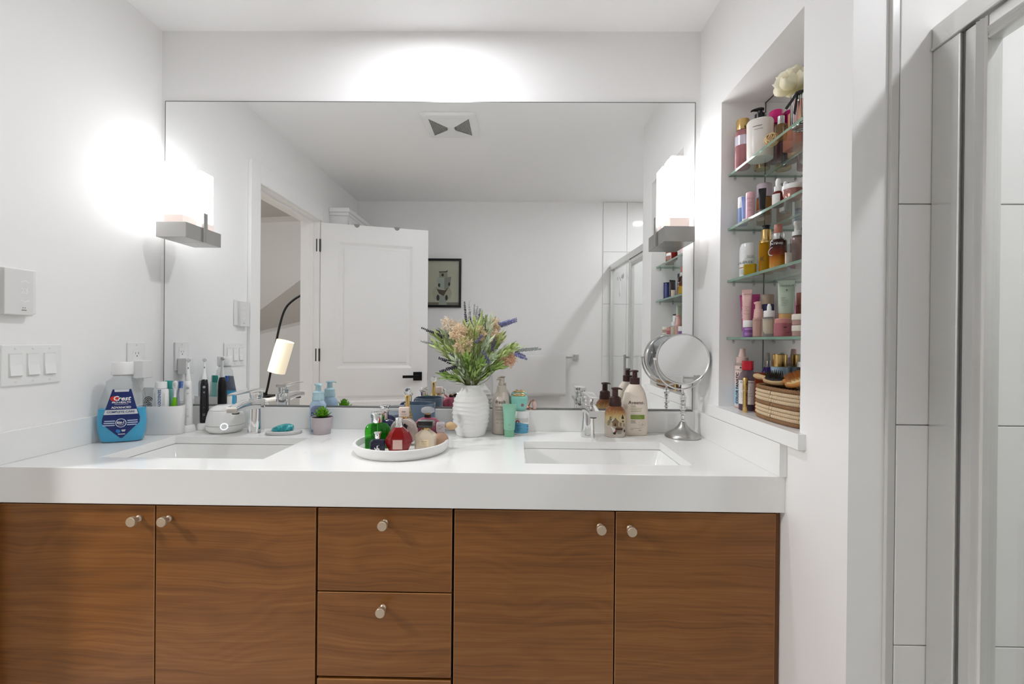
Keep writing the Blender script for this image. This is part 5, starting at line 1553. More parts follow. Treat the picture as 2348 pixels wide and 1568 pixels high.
cyl(t, 'bottle_body', [(0.0185, 0), (0.0195, 0.002), (0.0195, 0.118), (0.017, 0.123)], M('plum_glass', '6a1030', 0.06, trans=0.3, coat=0.4))
cyl(t, 'cap', [(0.0200, 0.1235), (0.0205, 0.125), (0.0205, 0.165), (0.019, 0.167), (0, 0.167)], M('cap_hotpink', 'd8147e', 0.2))
t = item('perfume_sample', 'tiny clear perfume bottle with silver cap on the top niche shelf', 'perfume', 0.757, -0.452, 1, -24)
G().sect([(0, 0.027, 0.02, 6), (0.002, 0.03, 0.022, 6), (0.04, 0.03, 0.022, 6), (0.044, 0.018, 0.016, 3)], 28).obj('glass_body', clear('sample_glass', 'f3e3c4', 1.5, 0, 0.1, 'e9cf9a'), t)
cyl(t, 'cap', [(0.0085, 0.0442), (0.009, 0.046), (0.009, 0.066), (0, 0.067)], SATIN)
t = item('flower_vase', 'small ribbed clear glass vase with a black ribbon and peony', 'vase', 0.779, -0.520, 1)
rs = []
g = G()
for r, z in ((0.024, 0.0), (0.0285, 0.003), (0.031, 0.012), (0.031, 0.09), (0.0305, 0.093), (0.028, 0.093), (0.0275, 0.085), (0.0265, 0.014), (0.02, 0.01)):
    rs.append([((r + 0.0009 * math.cos(18 * a) * (1 if r > 0.03 else 0)) * math.cos(a), (r + 0.0009 * math.cos(18 * a) * (1 if r > 0.03 else 0)) * math.sin(a), z) for a in (2 * PI * j / 72 for j in range(72))])
g.rings(rs).obj('vase_glass', M('vase_crystal', 'ffffff', 0.0, trans=1.0, ior=1.45), t, angle=50)
g = G()
for pts in ([(-0.03, -0.015, 0.092), (-0.034, -0.018, 0.07), (-0.038, -0.02, 0.05), (-0.042, -0.021, 0.03)], [(-0.03, -0.012, 0.092), (-0.036, -0.002, 0.078), (-0.046, 0.01, 0.06)], [(-0.01, -0.031, 0.088), (-0.022, -0.026, 0.091), (-0.031, -0.013, 0.093)]):
    A = [(x, y, z) for x, y, z in pts]
    B = [(x + 0.004, y - 0.004, z - 0.006) for x, y, z in pts]
    g.rings([A, B], False, False, 0, close=False)
g.obj('ribbon', M('ribbon_black', '120d0d', 0.6), t, angle=60)
t = item('peony', 'pale yellow peony bloom standing in the clear niche vase', 'flower', 0.779, -0.512, 1)
G().tube([(0, 0, 0.015), (0.002, 0.003, 0.06), (-0.004, 0.008, 0.112)], 0.0028, 8).obj('stem', STEMM, t)
pm, nt, b = new_mat('peony_cream')
tcn = nt.nodes.new('ShaderNodeTexCoord')
sp = nt.nodes.new('ShaderNodeSeparateXYZ')
nt.links.new(tcn.outputs['Generated'], sp.inputs[0])
r = ramp(nt, [(0.0, 'e2d28c'), (0.5, 'efe5bd'), (1.0, 'f4eed6')])
nt.links.new(sp.outputs['Z'], r.inputs[0])
nt.links.new(r.outputs[0], b.inputs['Base Color'])
b.inputs['Roughness'].default_value = 0.6
pg = G()
rs = []
for i in range(7):
    u = i / 6
    row = []
    for j in range(9):
        v = j / 8 * 2 - 1
        wv = 0.021 * math.sin(PI * (0.14 + 0.72 * u)) ** 0.7
        x = v * wv
        z = 0.046 * u - 0.003 * v * v * u + 0.0016 * math.sin(7 * v + 3) * u
        y = -0.016 * math.sin(u * 1.9) + 0.010 * v * v * (0.4 + u) + 0.004 * u * u
        row.append((x, y, z))
    rs.append(row)
pg.rings(rs, False, False, 0, close=False)
pmesh = pg.mesh('petal', pm, 80)
random.seed(9)
C0 = Vector((-0.014, 0.012, 0.116))
for ring, (n, tilt, s_) in enumerate(((7, 62, 1.05), (6, 42, 1.0), (5, 24, 0.9), (4, 8, 0.72))):
    for k in range(n):
        a = 2 * PI * (k + ring * 0.37) / n
        mt = Matrix.Translation(C0 + Vector((0, 0, 0.004 * ring))) @ Matrix.Rotation(a, 4, 'Z') @ Matrix.Rotation(math.radians(tilt + random.uniform(-8, 8)), 4, 'X') @ Matrix.Scale(1.22 * s_ * random.uniform(0.92, 1.06), 4)
        link('petal', pmesh, t, mat=mt)
lf2 = G()
leafstrip(lf2, Vector((-0.002, 0.004, 0.095)), Vector((0.3, -0.8, 0.35)), Vector((0, 0, 1)), 0.05, 0.02, 0.3)
leafstrip(lf2, Vector((-0.002, 0.004, 0.095)), Vector((-0.5, -0.6, 0.0)), Vector((0, 0, 1)), 0.045, 0.018, 0.3)
lf2.obj('leaf', M('peony_leaf', '3d4a22', 0.6), t, angle=60)
t = item('perfume_bottle', 'flat coral perfume bottle at the back of the top niche shelf', 'perfume', 0.8335, -0.400, 1, -84)
G().sect([(0, 0.078, 0.03, 8), (0.002, 0.082, 0.033, 8), (0.062, 0.082, 0.033, 8), (0.066, 0.07, 0.03, 6), (0.067, 0.02, 0.02, 3)], 40).obj('glass_body', M('coral_glass', 'ea8f72', 0.05, trans=0.5, ior=1.25, coat=0.4), t, angle=40)
cyl(t, 'cap', [(0.011, 0.0672), (0.0115, 0.069), (0.0115, 0.088), (0, 0.089)], BLACK)
t = item('gift_box', 'peach coloured carton at the back of the top niche shelf', 'box', 0.8575, -0.366, 1, 0)
G().box(-0.003, 0.003, -0.045, 0.045, 0, 0.138).obj('carton', M('carton_peach', 'e8b58c', 0.5), t, angle=0, bevel=0.001)
t = item('scent_bottle', 'smoky glass bottle with gold base in the top shelf corner', 'bottle', 0.826, -0.226, 1)
cyl(t, 'gold_base', [(0.0235, 0.0), (0.024, 0.001), (0.024, 0.020)], GOLD)
cyl(t, 'glass_body', [(0.0228, 0.0202), (0.0232, 0.022), (0.0232, 0.085), (0.012, 0.095)], M('smoky_glass', '7f726c', 0.06, trans=0.5, ior=1.2))
cyl(t, 'cap', [(0.0115, 0.0952), (0.012, 0.097), (0.012, 0.12), (0, 0.121)], GOLD)
# -- second shelf
t = item('hand_cream_bottle', 'white capped blue bottle at the far end of the second shelf', 'bottle', 0.765, -0.222, 2, -34)
cyl(t, 'bottle_body', [(0.0145, 0), (0.0155, 0.001), (0.0155, 0.058)], M('bottle_cornflower', '7f97c4', 0.3))
cyl(t, 'cap', [(0.0158, 0.0582), (0.016, 0.06), (0.016, 0.094), (0.0145, 0.096), (0, 0.096)], WGLOSS)
t, sf = tube_pack('cream_tube', 'periwinkle blue squeeze tube on the second niche shelf', 'tube', (0.754, -0.258, SH[1] + 0.0042), -34, 0.019, 0.015, 0.088, M('tube_periwinkle', '8fa3da', 0.3), cap=WGLOSS, caph=0.012)
t = item('deodorant_stick', 'pale pink stick with capped top on the second niche shelf', 'stick', 0.756, -0.288, 2, -30)
S = [(0, 0.024, 0.024), (0.001, 0.0265, 0.0265), (0.068, 0.0265, 0.0265)]
G().sect(S, 28).obj('body', M('stick_pink', 'e3b3bd', 0.3), t)
cyl(t, 'cap', [(0.0132, 0.0685), (0.0135, 0.07), (0.0135, 0.088), (0.012, 0.090), (0, 0.090)], M('stick_cap_pink', 'ecb8c2', 0.3))
lines(t, [(-0.006, 0.006, 0.055, 0.0012), (-0.006, 0.004, 0.048, 0.001), (-0.006, 0.006, 0.043, 0.001), (-0.006, 0.005, 0.030, 0.001)], M('ink_pinkgrey', '9c7f86', 0.5), front(S))
t = item('toner_bottle', 'amber toner bottle with lilac cap at the back of the second shelf', 'bottle', 0.828, -0.238, 2, 0)
cyl(t, 'bottle_body', [(0.0215, 0), (0.0225, 0.002), (0.0225, 0.085), (0.019, 0.089)], M('amber_toner', 'c08a4a', 0.06, trans=0.6, ior=1.2))
cyl(t, 'cap', [(0.0225, 0.0895), (0.023, 0.091), (0.023, 0.133), (0.0215, 0.135), (0, 0.135)], M('cap_lilac', 'c6b6c0', 0.35))
t = item('vitamin_bottle', 'small bottle with orange cap on the second niche shelf', 'bottle', 0.790, -0.288, 2)
cyl(t, 'bottle_body', [(0.0105, 0), (0.0115, 0.001), (0.0115, 0.032)], M('bottle_blush', 'e2c2b4', 0.3))
cyl(t, 'cap', [(0.0105, 0.0322), (0.0108, 0.034), (0.0108, 0.066), (0, 0.067)], M('cap_orange', 'ec8410', 0.25))
t, sf = tube_pack('cream_tube', 'black squeeze tube standing on its crimp behind the pink stick', 'tube', (0.772, -0.330, SH[1] + 0.0042), -26, 0.02, 0.016, 0.09, M('tube_black', '1b181c', 0.3), cap=M('cap_speckled', '6b6660', 0.4), caph=0.022)
t = item('serum_dropper', 'pale dropper bottle at the back of the second niche shelf', 'dropper bottle', 0.812, -0.385, 2)
cyl(t, 'bottle_body', [(0.015, 0), (0.016, 0.002), (0.016, 0.05), (0.009, 0.058)], M('dropper_lilac', 'cfc4c6', 0.15, trans=0.3))
cyl(t, 'collar', [(0.0095, 0.058), (0.0095, 0.07)], SATIN)
cyl(t, 'rubber_bulb', [(0.006, 0.0702), (0.0065, 0.085), (0.004, 0.092), (0, 0.093)], WPLAST)
t = item('serum_dropper', 'white labelled red serum dropper bottle on the second niche shelf', 'dropper bottle', 0.762, -0.432, 2, -24)
S = [(0, 0.028, 0.028), (0.002, 0.031, 0.031), (0.038, 0.031, 0.031), (0.045, 0.018, 0.018)]
G().sect(S, 32).obj('bottle_body', M('serum_red', '8a2a22', 0.06, trans=0.4, ior=1.2), t)
label_patch(t, [(0.006, -0.0152, 0.004), (0.036, -0.0152, 0.004)], front(S), WPLAST, nx=8)
cyl(t, 'collar', [(0.0095, 0.0452), (0.0098, 0.046), (0.0098, 0.06), (0.006, 0.061)], WGLOSS)
cyl(t, 'rubber_bulb', [(0.0062, 0.0612), (0.0066, 0.076), (0.0045, 0.083), (0, 0.0845)], WPLAST)
t = item('cream_jar', 'pink cream jar with white lid at the second shelf edge', 'jar', 0.770, -0.490, 2)
cyl(t, 'jar_body', [(0.012, 0), (0.018, 0.002), (0.0245, 0.018), (0.0258, 0.030)], M('jar_pink', 'dd9e96', 0.06, trans=0.45, ior=1.25, coat=0.4))
cyl(t, 'lid', [(0.0268, 0.0302), (0.027, 0.031), (0.027, 0.042), (0.025, 0.0445), (0, 0.045)], WGLOSS)
t = item('serum_dropper', 'large amber dropper bottle with white label near the niche front corner', 'dropper bottle', 0.782, -0.556, 2, -26)
S = [(0, 0.04, 0.04), (0.002, 0.044, 0.044), (0.066, 0.044, 0.044), (0.078, 0.022, 0.022)]
G().sect(S, 36).obj('bottle_body', M('amber_glass', 'b5753f', 0.06, trans=0.5, ior=1.2), t)
label_patch(t, [(0.008, -0.0218, -0.004), (0.062, -0.0218, -0.004)], front(S), WPLAST, nx=8)
cyl(t, 'collar', [(0.0125, 0.0782), (0.013, 0.08), (0.013, 0.102), (0.008, 0.103)], M('collar_cream', 'e8e0d0', 0.3))
cyl(t, 'rubber_bulb', [(0.0075, 0.1032), (0.008, 0.122), (0.005, 0.130), (0, 0.131)], M('bulb_cream', 'e6e2cc', 0.4))
# -- third shelf
t = item('hair_treatment_bottle', 'white round shouldered hair treatment bottle on the third shelf', 'bottle', 0.786, -0.222, 3, -34)
S = [(0, 0.05, 0.05), (0.002, 0.056, 0.056), (0.085, 0.057, 0.057), (0.105, 0.055, 0.055), (0.118, 0.045, 0.045), (0.122, 0.02, 0.02)]
G().sect(S, 40).obj('bottle_body', M('bottle_milky', 'e9ebec', 0.2, coat=0.3), t, angle=50)
sf = front(S)
text(t, 'OLAPLEX', 0.0115, -0.008, 0.052, INKG, sf)
label_patch(t, [(0.034, -0.026, 0.026), (0.0375, -0.026, 0.026)], sf, M('copper_line', 'b98c62', 0.3, 0.5), 'copper_line', nx=12, nz=1)
lines(t, [(-0.022, 0.004, 0.027, 0.0008), (-0.022, 0.004, 0.023, 0.0008), (-0.022, 0.004, 0.019, 0.0008), (-0.022, 0.002, 0.015, 0.0008)], INKG, sf)
t = item('hair_oil_vial', 'short clear vial of yellow oil on the third niche shelf', 'bottle', 0.757, -0.290, 3, -34)
G().sect([(0, 0.038, 0.034, 5), (0.002, 0.041, 0.037, 5), (0.048, 0.041, 0.037, 5), (0.056, 0.03, 0.03, 3), (0.06, 0.022, 0.022, 2)], 36).obj('glass_body', GLASS, t)
G().sect([(0.003, 0.036, 0.032, 5), (0.036, 0.037, 0.033, 5)], 30).obj('oil', M('oil_yellow', 'e0b40a', 0.1, trans=0.35, ior=1.2), t)
cyl(t, 'cap', [(0.0105, 0.0602), (0.011, 0.061), (0.011, 0.066), (0, 0.067)], CLEARP)
t = item('hair_oil_bottle', 'golden hair oil pump bottle with letter K on the third shelf', 'bottle', 0.790, -0.322, 3, -34)
S = [(0, 0.036, 0.036), (0.002, 0.042, 0.042), (0.092, 0.042, 0.042), (0.098, 0.039, 0.039)]
G().sect(S, 36).obj('bottle_body', M('oil_gold', 'd69a1c', 0.05, trans=0.6, ior=1.2), t)
text(t, 'K', 0.022, -0.009, 0.046, M('ink_goldbrown', '4a300c', 0.4), front(S))
cyl(t, 'shoulder_ring', [(0.0212, 0.0982), (0.0214, 0.1), (0.0205, 0.107), (0.014, 0.109)], GOLD)
cyl(t, 'gold_cap', [(0.0135, 0.109), (0.0138, 0.11), (0.0138, 0.141), (0.0125, 0.142), (0, 0.142)], GOLD)
cyl(t, 'pump_button', [(0.0098, 0.142), (0.0098, 0.152), (0.0125, 0.153), (0.0125, 0.155), (0, 0.156)], BLACK)
t = item('hair_serum_bottle', 'amber gradient serum bottle with dusty pink cap on the third shelf', 'bottle', 0.790, -0.388, 3, -26)
S = [(0, 0.042, 0.042), (0.002, 0.047, 0.047), (0.088, 0.047, 0.047), (0.094, 0.04, 0.04)]
m, nt, b = new_mat('serum_gradient')
tcn = nt.nodes.new('ShaderNodeTexCoord')
sp = nt.nodes.new('ShaderNodeSeparateXYZ')
nt.links.new(tcn.outputs['Generated'], sp.inputs[0])
r = ramp(nt, [(0.0, 'e8b24a'), (0.32, 'dd8a22'), (0.55, '8c2c10'), (0.8, '3a120c')])
nt.links.new(sp.outputs['Z'], r.inputs[0])
nt.links.new(r.outputs[0], b.inputs['Base Color'])
b.inputs['Roughness'].default_value = 0.05
b.inputs['Transmission Weight'].default_value = 0.4
b.inputs['IOR'].default_value = 1.2
b.inputs['Coat Weight'].default_value = 0.5
G().sect(S, 36).obj('bottle_body', m, t)
sf = front(S)
text(t, 'INTENSE', 0.0085, -0.006, 0.080, INKW, sf)
ring_shape(t, -0.014, 0.058, 0.0115, 0.013, INKW, sf, name='emblem', a0=100, a1=260)
lines(t, [(0.004, 0.017, 0.08 - 0.004 * k, 0.0009) for k in range(9)], M('ink_sand', 'c49a80', 0.5), sf)
cyl(t, 'silver_collar', [(0.0155, 0.0942), (0.016, 0.095), (0.016, 0.113), (0.0115, 0.114)], SATIN)
cyl(t, 'cap', [(0.0112, 0.1142), (0.0115, 0.115), (0.0115, 0.140), (0.0105, 0.1415), (0, 0.142)], M('cap_dustypink', 'b8796a', 0.35))
t = item('spray_bottle', 'clear spray bottle with white trigger nozzle on the third shelf', 'spray bottle', 0.815, -0.440, 3, 0)
cyl(t, 'bottle_body', [(0.0165, 0), (0.018, 0.002), (0.018, 0.086), (0.012, 0.095)], clear('spray_clear', 'c9b9b4', 1.4, 0.05, 0.15, 'c9b0a8'))
cyl(t, 'collar', [(0.013, 0.095), (0.0135, 0.097), (0.0135, 0.107), (0.009, 0.109)], WPLAST)
G().sect([(0.109, 0.016, 0.014, 3), (0.122, 0.014, 0.013, 3), (0.13, 0.02, 0.014, 4), (0.137, 0.018, 0.013, 4)], 24).obj('nozzle', M('nozzle_white', 'e2ded8', 0.3), t)
t, sf = tube_pack('cream_tube', 'charcoal grey squeeze tube at the front end of the third shelf', 'tube', (0.790, -0.535, SH[2] + 0.0042), -26, 0.036, 0.026, 0.098, M('tube_charcoal', '5c5558', 0.25, 0.2), cap=M('cap_charcoal', '3f3b40', 0.3), caph=0.018, flatw=0.04)
ring_shape(t, 0.0, 0.068, 0.0, 0.0065, M('print_silver', 'c9c5c8', 0.3, 0.5), sf, name='emblem')
lines(t, [(-0.009, 0.009, 0.053, 0.002), (-0.006, 0.006, 0.034, 0.001)], INKW, sf)
t = item('sample_tube', 'small cream coloured sample tube on the third niche shelf', 'tube', 0.772, -0.470, 3, 0)
G().sect([(0, 0.018, 0.012, 2.4), (0.03, 0.019, 0.009, 3), (0.04, 0.02, 0.002, 6)], 24).obj('tube_body', M('sample_cream', 'ddd0c2', 0.4), t)
# -- fourth shelf
t, sf = tube_pack('hair_mask_tube', 'magenta squeeze tube with white vertical lettering on the lowest glass shelf', 'tube', (0.792, -0.222, SH[3] + 0.0042), -38, 0.05, 0.036, 0.146, M('tube_magenta', 'a83a74', 0.3), cap=M('cap_white_low', 'e6e2e0', 0.3), caph=0.02, flatw=0.062)
text(t, 'GLAMOURISER', 0.0085, -0.0195, 0.092, INKW, sf, rot=84)
t = item('eye_cream_tube', 'slim pale pink tube standing behind the purple jar', 'tube', 0.762, -0.262, 4, -34)
S = [(0.0, 0.022, 0.022), (0.05, 0.022, 0.022), (0.0505, 0.0245, 0.0245), (0.09, 0.026, 0.02, 2.2), (0.147, 0.03, 0.0045, 5), (0.148, 0.03, 0.002, 8), (0.158, 0.031, 0.002, 8)]
G().sect(S, 32).obj('tube_body', M('tube_pink', 'e8bdb8', 0.3), t, angle=45)
sf = front(S)
text(t, 'CAUDALIE', 0.0052, 0.0, 0.142, INKG, sf)
lines(t, [(-0.006, 0.007, 0.100, 0.0007), (-0.003, 0.002, 0.094, 0.0009), (-0.006, 0.006, 0.088, 0.0007), (-0.009, 0.009, 0.077, 0.0006)], INKG, sf)
t = item('night_cream_jar', 'small purple striped jar with white lid on the lowest glass shelf', 'jar', 0.752, -0.292, 4, -26)
S = [(0, 0.031, 0.031), (0.001, 0.0335, 0.0335), (0.031, 0.0335, 0.0335)]
G().sect(S, 32).obj('jar_body', M('jar_purple', '8a5aa0', 0.3), t)
lines(t, [(-0.016, 0.016, 0.026, 0.003), (-0.016, 0.016, 0.012, 0.002), (-0.016, 0.016, 0.007, 0.002)], M('stripe_lilac', 'd6a8dc', 0.4), front(S), 0.0009, 'stripes')
cyl(t, 'lid', [(0.0165, 0.0315), (0.0168, 0.0325), (0.0168, 0.052), (0.0155, 0.054), (0, 0.054)], WGLOSS)
t = item('face_cream_jar', 'navy jar with taupe lid at the back of the lowest glass shelf', 'jar', 0.832, -0.258, 4)
cyl(t, 'jar_body', [(0.018, 0), (0.019, 0.002), (0.019, 0.11)], M('jar_navy', '14184a', 0.2))
cyl(t, 'lid', [(0.0185, 0.1102), (0.019, 0.112), (0.019, 0.142), (0, 0.143)], M('lid_taupe', 'bfae9c', 0.35))
t = item('serum_pump', 'blush pink pump serum bottle on the lowest glass shelf', 'bottle', 0.755, -0.346, 4, -26)
S = [(0, 0.028, 0.028, 2.6), (0.002, 0.0315, 0.0315, 2.6), (0.056, 0.0315, 0.0315, 2.4), (0.06, 0.028, 0.028, 2)]
G().sect(S, 32).obj('bottle_body', M('serum_blush', 'd9aa9e', 0.08, trans=0.3, coat=0.4), t)
text(t, 'CAUDALIE', 0.0048, -0.003, 0.052, INKG, front(S))
cyl(t, 'collar', [(0.0135, 0.0602), (0.0138, 0.062), (0.0118, 0.087), (0.009, 0.088)], M('pump_blush', 'e6b8b0', 0.3))
G().sect([(0.088, 0.018, 0.018), (0.101, 0.018, 0.018), (0.104, 0.021, 0.02, 2, -0.002), (0.109, 0.022, 0.02, 2, -0.002), (0.111, 0.012, 0.014)], 24).obj('pump_head', MATS['pump_blush'], t)
t = item('serum_dropper', 'milky white dropper bottle on the lowest glass shelf', 'dropper bottle', 0.757, -0.402, 4, -24)
S = [(0, 0.034, 0.034, 2.6), (0.002, 0.0385, 0.0385, 2.6), (0.056, 0.0385, 0.0385, 2.4), (0.059, 0.034, 0.034, 2)]
G().sect(S, 36).obj('glass_body', clear('dropper_glass', 'f0ece6', 1.45, 0.02, 0.2, 'e6ded6'), t)
G().sect([(0.009, 0.022, 0.022, 2.4), (0.016, 0.032, 0.032, 2.4), (0.054, 0.034, 0.034, 2.4)], 30).obj('serum', M('serum_ivory', 'e6dfcb', 0.3), t)
text(t, 'CAUDALIE', 0.0056, -0.003, 0.051, INKG, front(S))
cyl(t, 'collar', [(0.0145, 0.0592), (0.015, 0.0605), (0.015, 0.078), (0.0085, 0.0795)], WGLOSS)
cyl(t, 'rubber_bulb', [(0.0062, 0.0796), (0.006, 0.09), (0.004, 0.098), (0, 0.0995)], WPLAST)
t = item('face_mask_jar', 'dusty rose square shouldered jar on the lowest glass shelf', 'jar', 0.763, -0.464, 4, 0)
S = [(0, 0.04, 0.04, 3), (0.001, 0.0435, 0.0435, 3), (0.038, 0.0435, 0.0435, 3)]
G().sect(S, 36).obj('jar_body', M('jar_rose', 'a9626a', 0.25), t)
cyl(t, 'lid', [(0.0218, 0.0382), (0.022, 0.039), (0.022, 0.050), (0.0205, 0.0515), (0, 0.0515)], M('lid_rose', 'c88a86', 0.3))
lines(t, [(-0.012, -0.004, 0.026, 0.003), (-0.004, 0.004, 0.012, 0.0015)], M('ink_plum', '5a2c36', 0.5), front(S))
t, sf = tube_pack('face_mask_tube', 'sage green tube on a wooden cap behind the rose jar', 'tube', (0.792, -0.428, SH[3] + 0.0042), -24, 0.042, 0.028, 0.166, M('tube_sage', 'b9c6b4', 0.25, coat=0.2), cap=M('cap_bamboo', 'cfa66c', 0.5), caph=0.068, capw=0.037, flatw=0.044)
text(t, 'CAUDALIE', 0.0078, 0.0, 0.150, INKG, sf)
shape(t, [[(-0.003, 0.139), (0.003, 0.139), (0.0, 0.133)]], INKG, sf, name='emblem')
lines(t, [(-0.014, -0.002, 0.115, 0.0008), (-0.014, -0.004, 0.111, 0.0008), (-0.014, 0.004, 0.107, 0.0008), (-0.014, 0.004, 0.102, 0.0008), (-0.014, 0.002, 0.097, 0.0008), (-0.014, -0.002, 0.092, 0.0008)], INKG, sf)
t = item('body_oil_bottle', 'coral pink cylinder bottle at the back of the lowest glass shelf', 'bottle', 0.834, -0.352, 4)
cyl(t, 'bottle_body', [(0.018, 0), (0.0188, 0.002), (0.0188, 0.10), (0.017, 0.102)], M('bottle_coral', 'c96f5e', 0.15, trans=0.2))
cyl(t, 'cap', [(0.0175, 0.1022), (0.018, 0.104), (0.018, 0.137), (0.017, 0.139), (0, 0.139)], M('cap_coral', 'd88f80', 0.25))
for k, (lb, z0) in enumerate((('lower of two stacked white glass jars at the front of the lowest shelf', 0.0), ('upper of two stacked white glass jars at the front of the lowest shelf', 0.0302))):
    t = item('balm_jar', lb, 'jar', 0.765, -0.540, 4, 0, 'stacked balm jars')
    t.location.z += z0
    cyl(t, 'jar_body', [(0.018, 0), (0.0205, 0.001), (0.0205, 0.014)], M('jar_balm', 'd8b3a8', 0.1, trans=0.4, ior=1.2))
    cyl(t, 'lid', [(0.0212, 0.0142), (0.0215, 0.015), (0.0215, 0.0285), (0.020, 0.0298), (0, 0.03)], M('lid_bone', 'e6ded2', 0.3))
# near end of the shelves, seen in the big mirror
t = item('hair_wax_canister', 'glossy dark blue canister at the near end of the third shelf', 'canister', 0.790, -0.595, 3)
cyl(t, 'body', [(0.024, 0), (0.025, 0.001), (0.025, 0.088), (0.024, 0.0885)], M('canister_blue', '1f2a66', 0.12, 0.3, coat=0.5))
cyl(t, 'lid', [(0.0252, 0.0887), (0.0252, 0.092), (0, 0.0925)], M('canister_lid', '15151c', 0.2))
t = item('makeup_carton', 'tall dark navy carton at the back of the third shelf', 'box', 0.834, -0.512, 3, 0)
G().box(-0.022, 0.022, -0.014, 0.014, 0, 0.128).obj('carton', M('carton_navy', '171a33', 0.35), t, angle=0, bevel=0.0008)
t = item('conditioner_bottle', 'white bottle with black printed band at the near end of the lowest glass shelf', 'bottle', 0.828, -0.578, 4, 180)
S = [(0, 0.034, 0.034), (0.002, 0.038, 0.038), (0.118, 0.038, 0.038), (0.12, 0.034, 0.034)]
G().sect(S, 32).obj('bottle_body', WGLOSS, t)
label_patch(t, [(0.07, -0.018, 0.006), (0.095, -0.018, 0.006)], front(S), INK, 'print_block', nx=8)
cyl(t, 'cap', [(0.0185, 0.1202), (0.0185, 0.126), (0, 0.127)], BLACK)
# -- ledge
t = item('color_spray_bottle', 'tall blush bottle with vertical black lettering on the niche ledge', 'bottle', 0.774, -0.212, 5, -42)
S = [(0, 0.043, 0.043), (0.001, 0.047, 0.047), (0.147, 0.047, 0.047), (0.151, 0.044, 0.044), (0.153, 0.036, 0.036)]
m, nt, b = new_mat('bottle_fanatic')
tcn = nt.nodes.new('ShaderNodeTexCoord')
sp = nt.nodes.new('ShaderNodeSeparateXYZ')
nt.links.new(tcn.outputs['Generated'], sp.inputs[0])
r = ramp(nt, [(0.02, 'caa89c'), (0.05, 'dccdd0'), (0.12, '9fc4dc'), (0.40, 'a9c9da'), (0.58, 'e2cdc8'), (0.93, 'e4cdc4'), (0.955, 'a08a80'), (1.0, 'b39c92')])
nt.links.new(sp.outputs['Z'], r.inputs[0])
nt.links.new(r.outputs[0], b.inputs['Base Color'])
b.inputs['Roughness'].default_value = 0.25
G().sect(S, 36).obj('bottle_body', m, t, angle=50)
sf = front(S)
text(t, 'COLOR FANATIC', 0.0135, -0.009, 0.068, INK, sf, rot=90, bold=0.0004)
text(t, 'PUREOLOGY', 0.006, 0.001, 0.130, INKG, sf)
shape(t, [[(-0.001, 0.136), (0.004, 0.136), (0.004, 0.141), (-0.001, 0.141)]], INK, sf, name='emblem')
cyl(t, 'collar', [(0.0185, 0.1532), (0.0188, 0.154), (0.0188, 0.173), (0.013, 0.1745)], M('nozzle_blush', 'e6cac2', 0.3))
cyl(t, 'nozzle', [(0.0125, 0.1746), (0.0095, 0.192), (0.0085, 0.203), (0, 0.204)], MATS['nozzle_blush'])
t = item('micellar_bottle', 'clear micellar water bottle with red flip cap on the niche ledge', 'bottle', 0.762, -0.272, 5, -34)
S = [(0, 0.046, 0.04, 2.4), (0.003, 0.054, 0.046, 2.4), (0.105, 0.054, 0.046, 2.3), (0.122, 0.046, 0.042, 2.1), (0.133, 0.028, 0.028, 2)]
G().sect(S, 40).obj('bottle_body', clear('micellar_clear', 'd9cfd6', 1.4, 0.03, 0.12, 'a2929f'), t, angle=50)
G().sect([(0.004, 0.049, 0.041, 2.4), (0.1, 0.05, 0.042, 2.3)], 36).obj('liquid', clear('micellar_water', 'c9bcc8', 1.2, 0.02, 0.2, '8d7d92'), t)
sf = front(S)
label_patch(t, [(0.022, -0.0262, 0.0262), (0.100, -0.0262, 0.0262)], sf, M('label_paper', 'e6e3e1', 0.4), nx=16)
text(t, 'BIODERMA', 0.0078, 0.0, 0.093, INKG, sf)
ring_shape(t, 0.0, 0.073, 0.0105, 0.0113, M('ring_rose', 'c08a90', 0.4), sf, name='ring_print', a0=-100, a1=80)
lines(t, [(-0.012, 0.002, 0.076, 0.0009), (-0.008, 0.002, 0.072, 0.0009), (-0.018, 0.016, 0.058, 0.0009), (-0.018, 0.012, 0.054, 0.0008), (-0.018, 0.018, 0.049, 0.0009), (-0.018, 0.008, 0.044, 0.0007), (-0.014, 0.008, 0.034, 0.0007)], INKG, sf)
G().sect([(0.133, 0.03, 0.028, 4), (0.134, 0.033, 0.03, 4), (0.161, 0.034, 0.03, 4), (0.1635, 0.031, 0.028, 4)], 32).obj('cap', M('cap_red', 'd81f38', 0.15, trans=0.2), t)
t = item('mascara_tube', 'slim gold mascara tube standing by the basket', 'mascara', 0.734, -0.312, 5)
cyl(t, 'base', [(0.0068, 0), (0.0072, 0.001), (0.0072, 0.068)], GOLD)
cyl(t, 'cap', [(0.0076, 0.0692), (0.0078, 0.07), (0.0078, 0.109), (0.0068, 0.111), (0, 0.1115)], GOLD)
t = item('serum_dropper', 'purple dropper bottle with silver collar at the back of the ledge', 'dropper bottle', 0.838, -0.252, 5)
cyl(t, 'bottle_body', [(0.0165, 0), (0.018, 0.002), (0.018, 0.125), (0.0105, 0.142)], M('bottle_violet', '4a2a86', 0.12, trans=0.2))
cyl(t, 'collar', [(0.0098, 0.1422), (0.0102, 0.144), (0.0102, 0.163), (0.0068, 0.164)], SATIN)
cyl(t, 'rubber_bulb', [(0.0068, 0.1642), (0.0066, 0.184), (0.0055, 0.190), (0, 0.191)], M('bulb_stone', 'a9a49a', 0.5))
t = item('cream_bottle', 'powder blue bottle with tall gold cap at the back of the ledge', 'bottle', 0.832, -0.330, 5)
cyl(t, 'bottle_body', [(0.0235, 0), (0.025, 0.001), (0.025, 0.146), (0.024, 0.148)], M('bottle_powder', '9db4c8', 0.3))
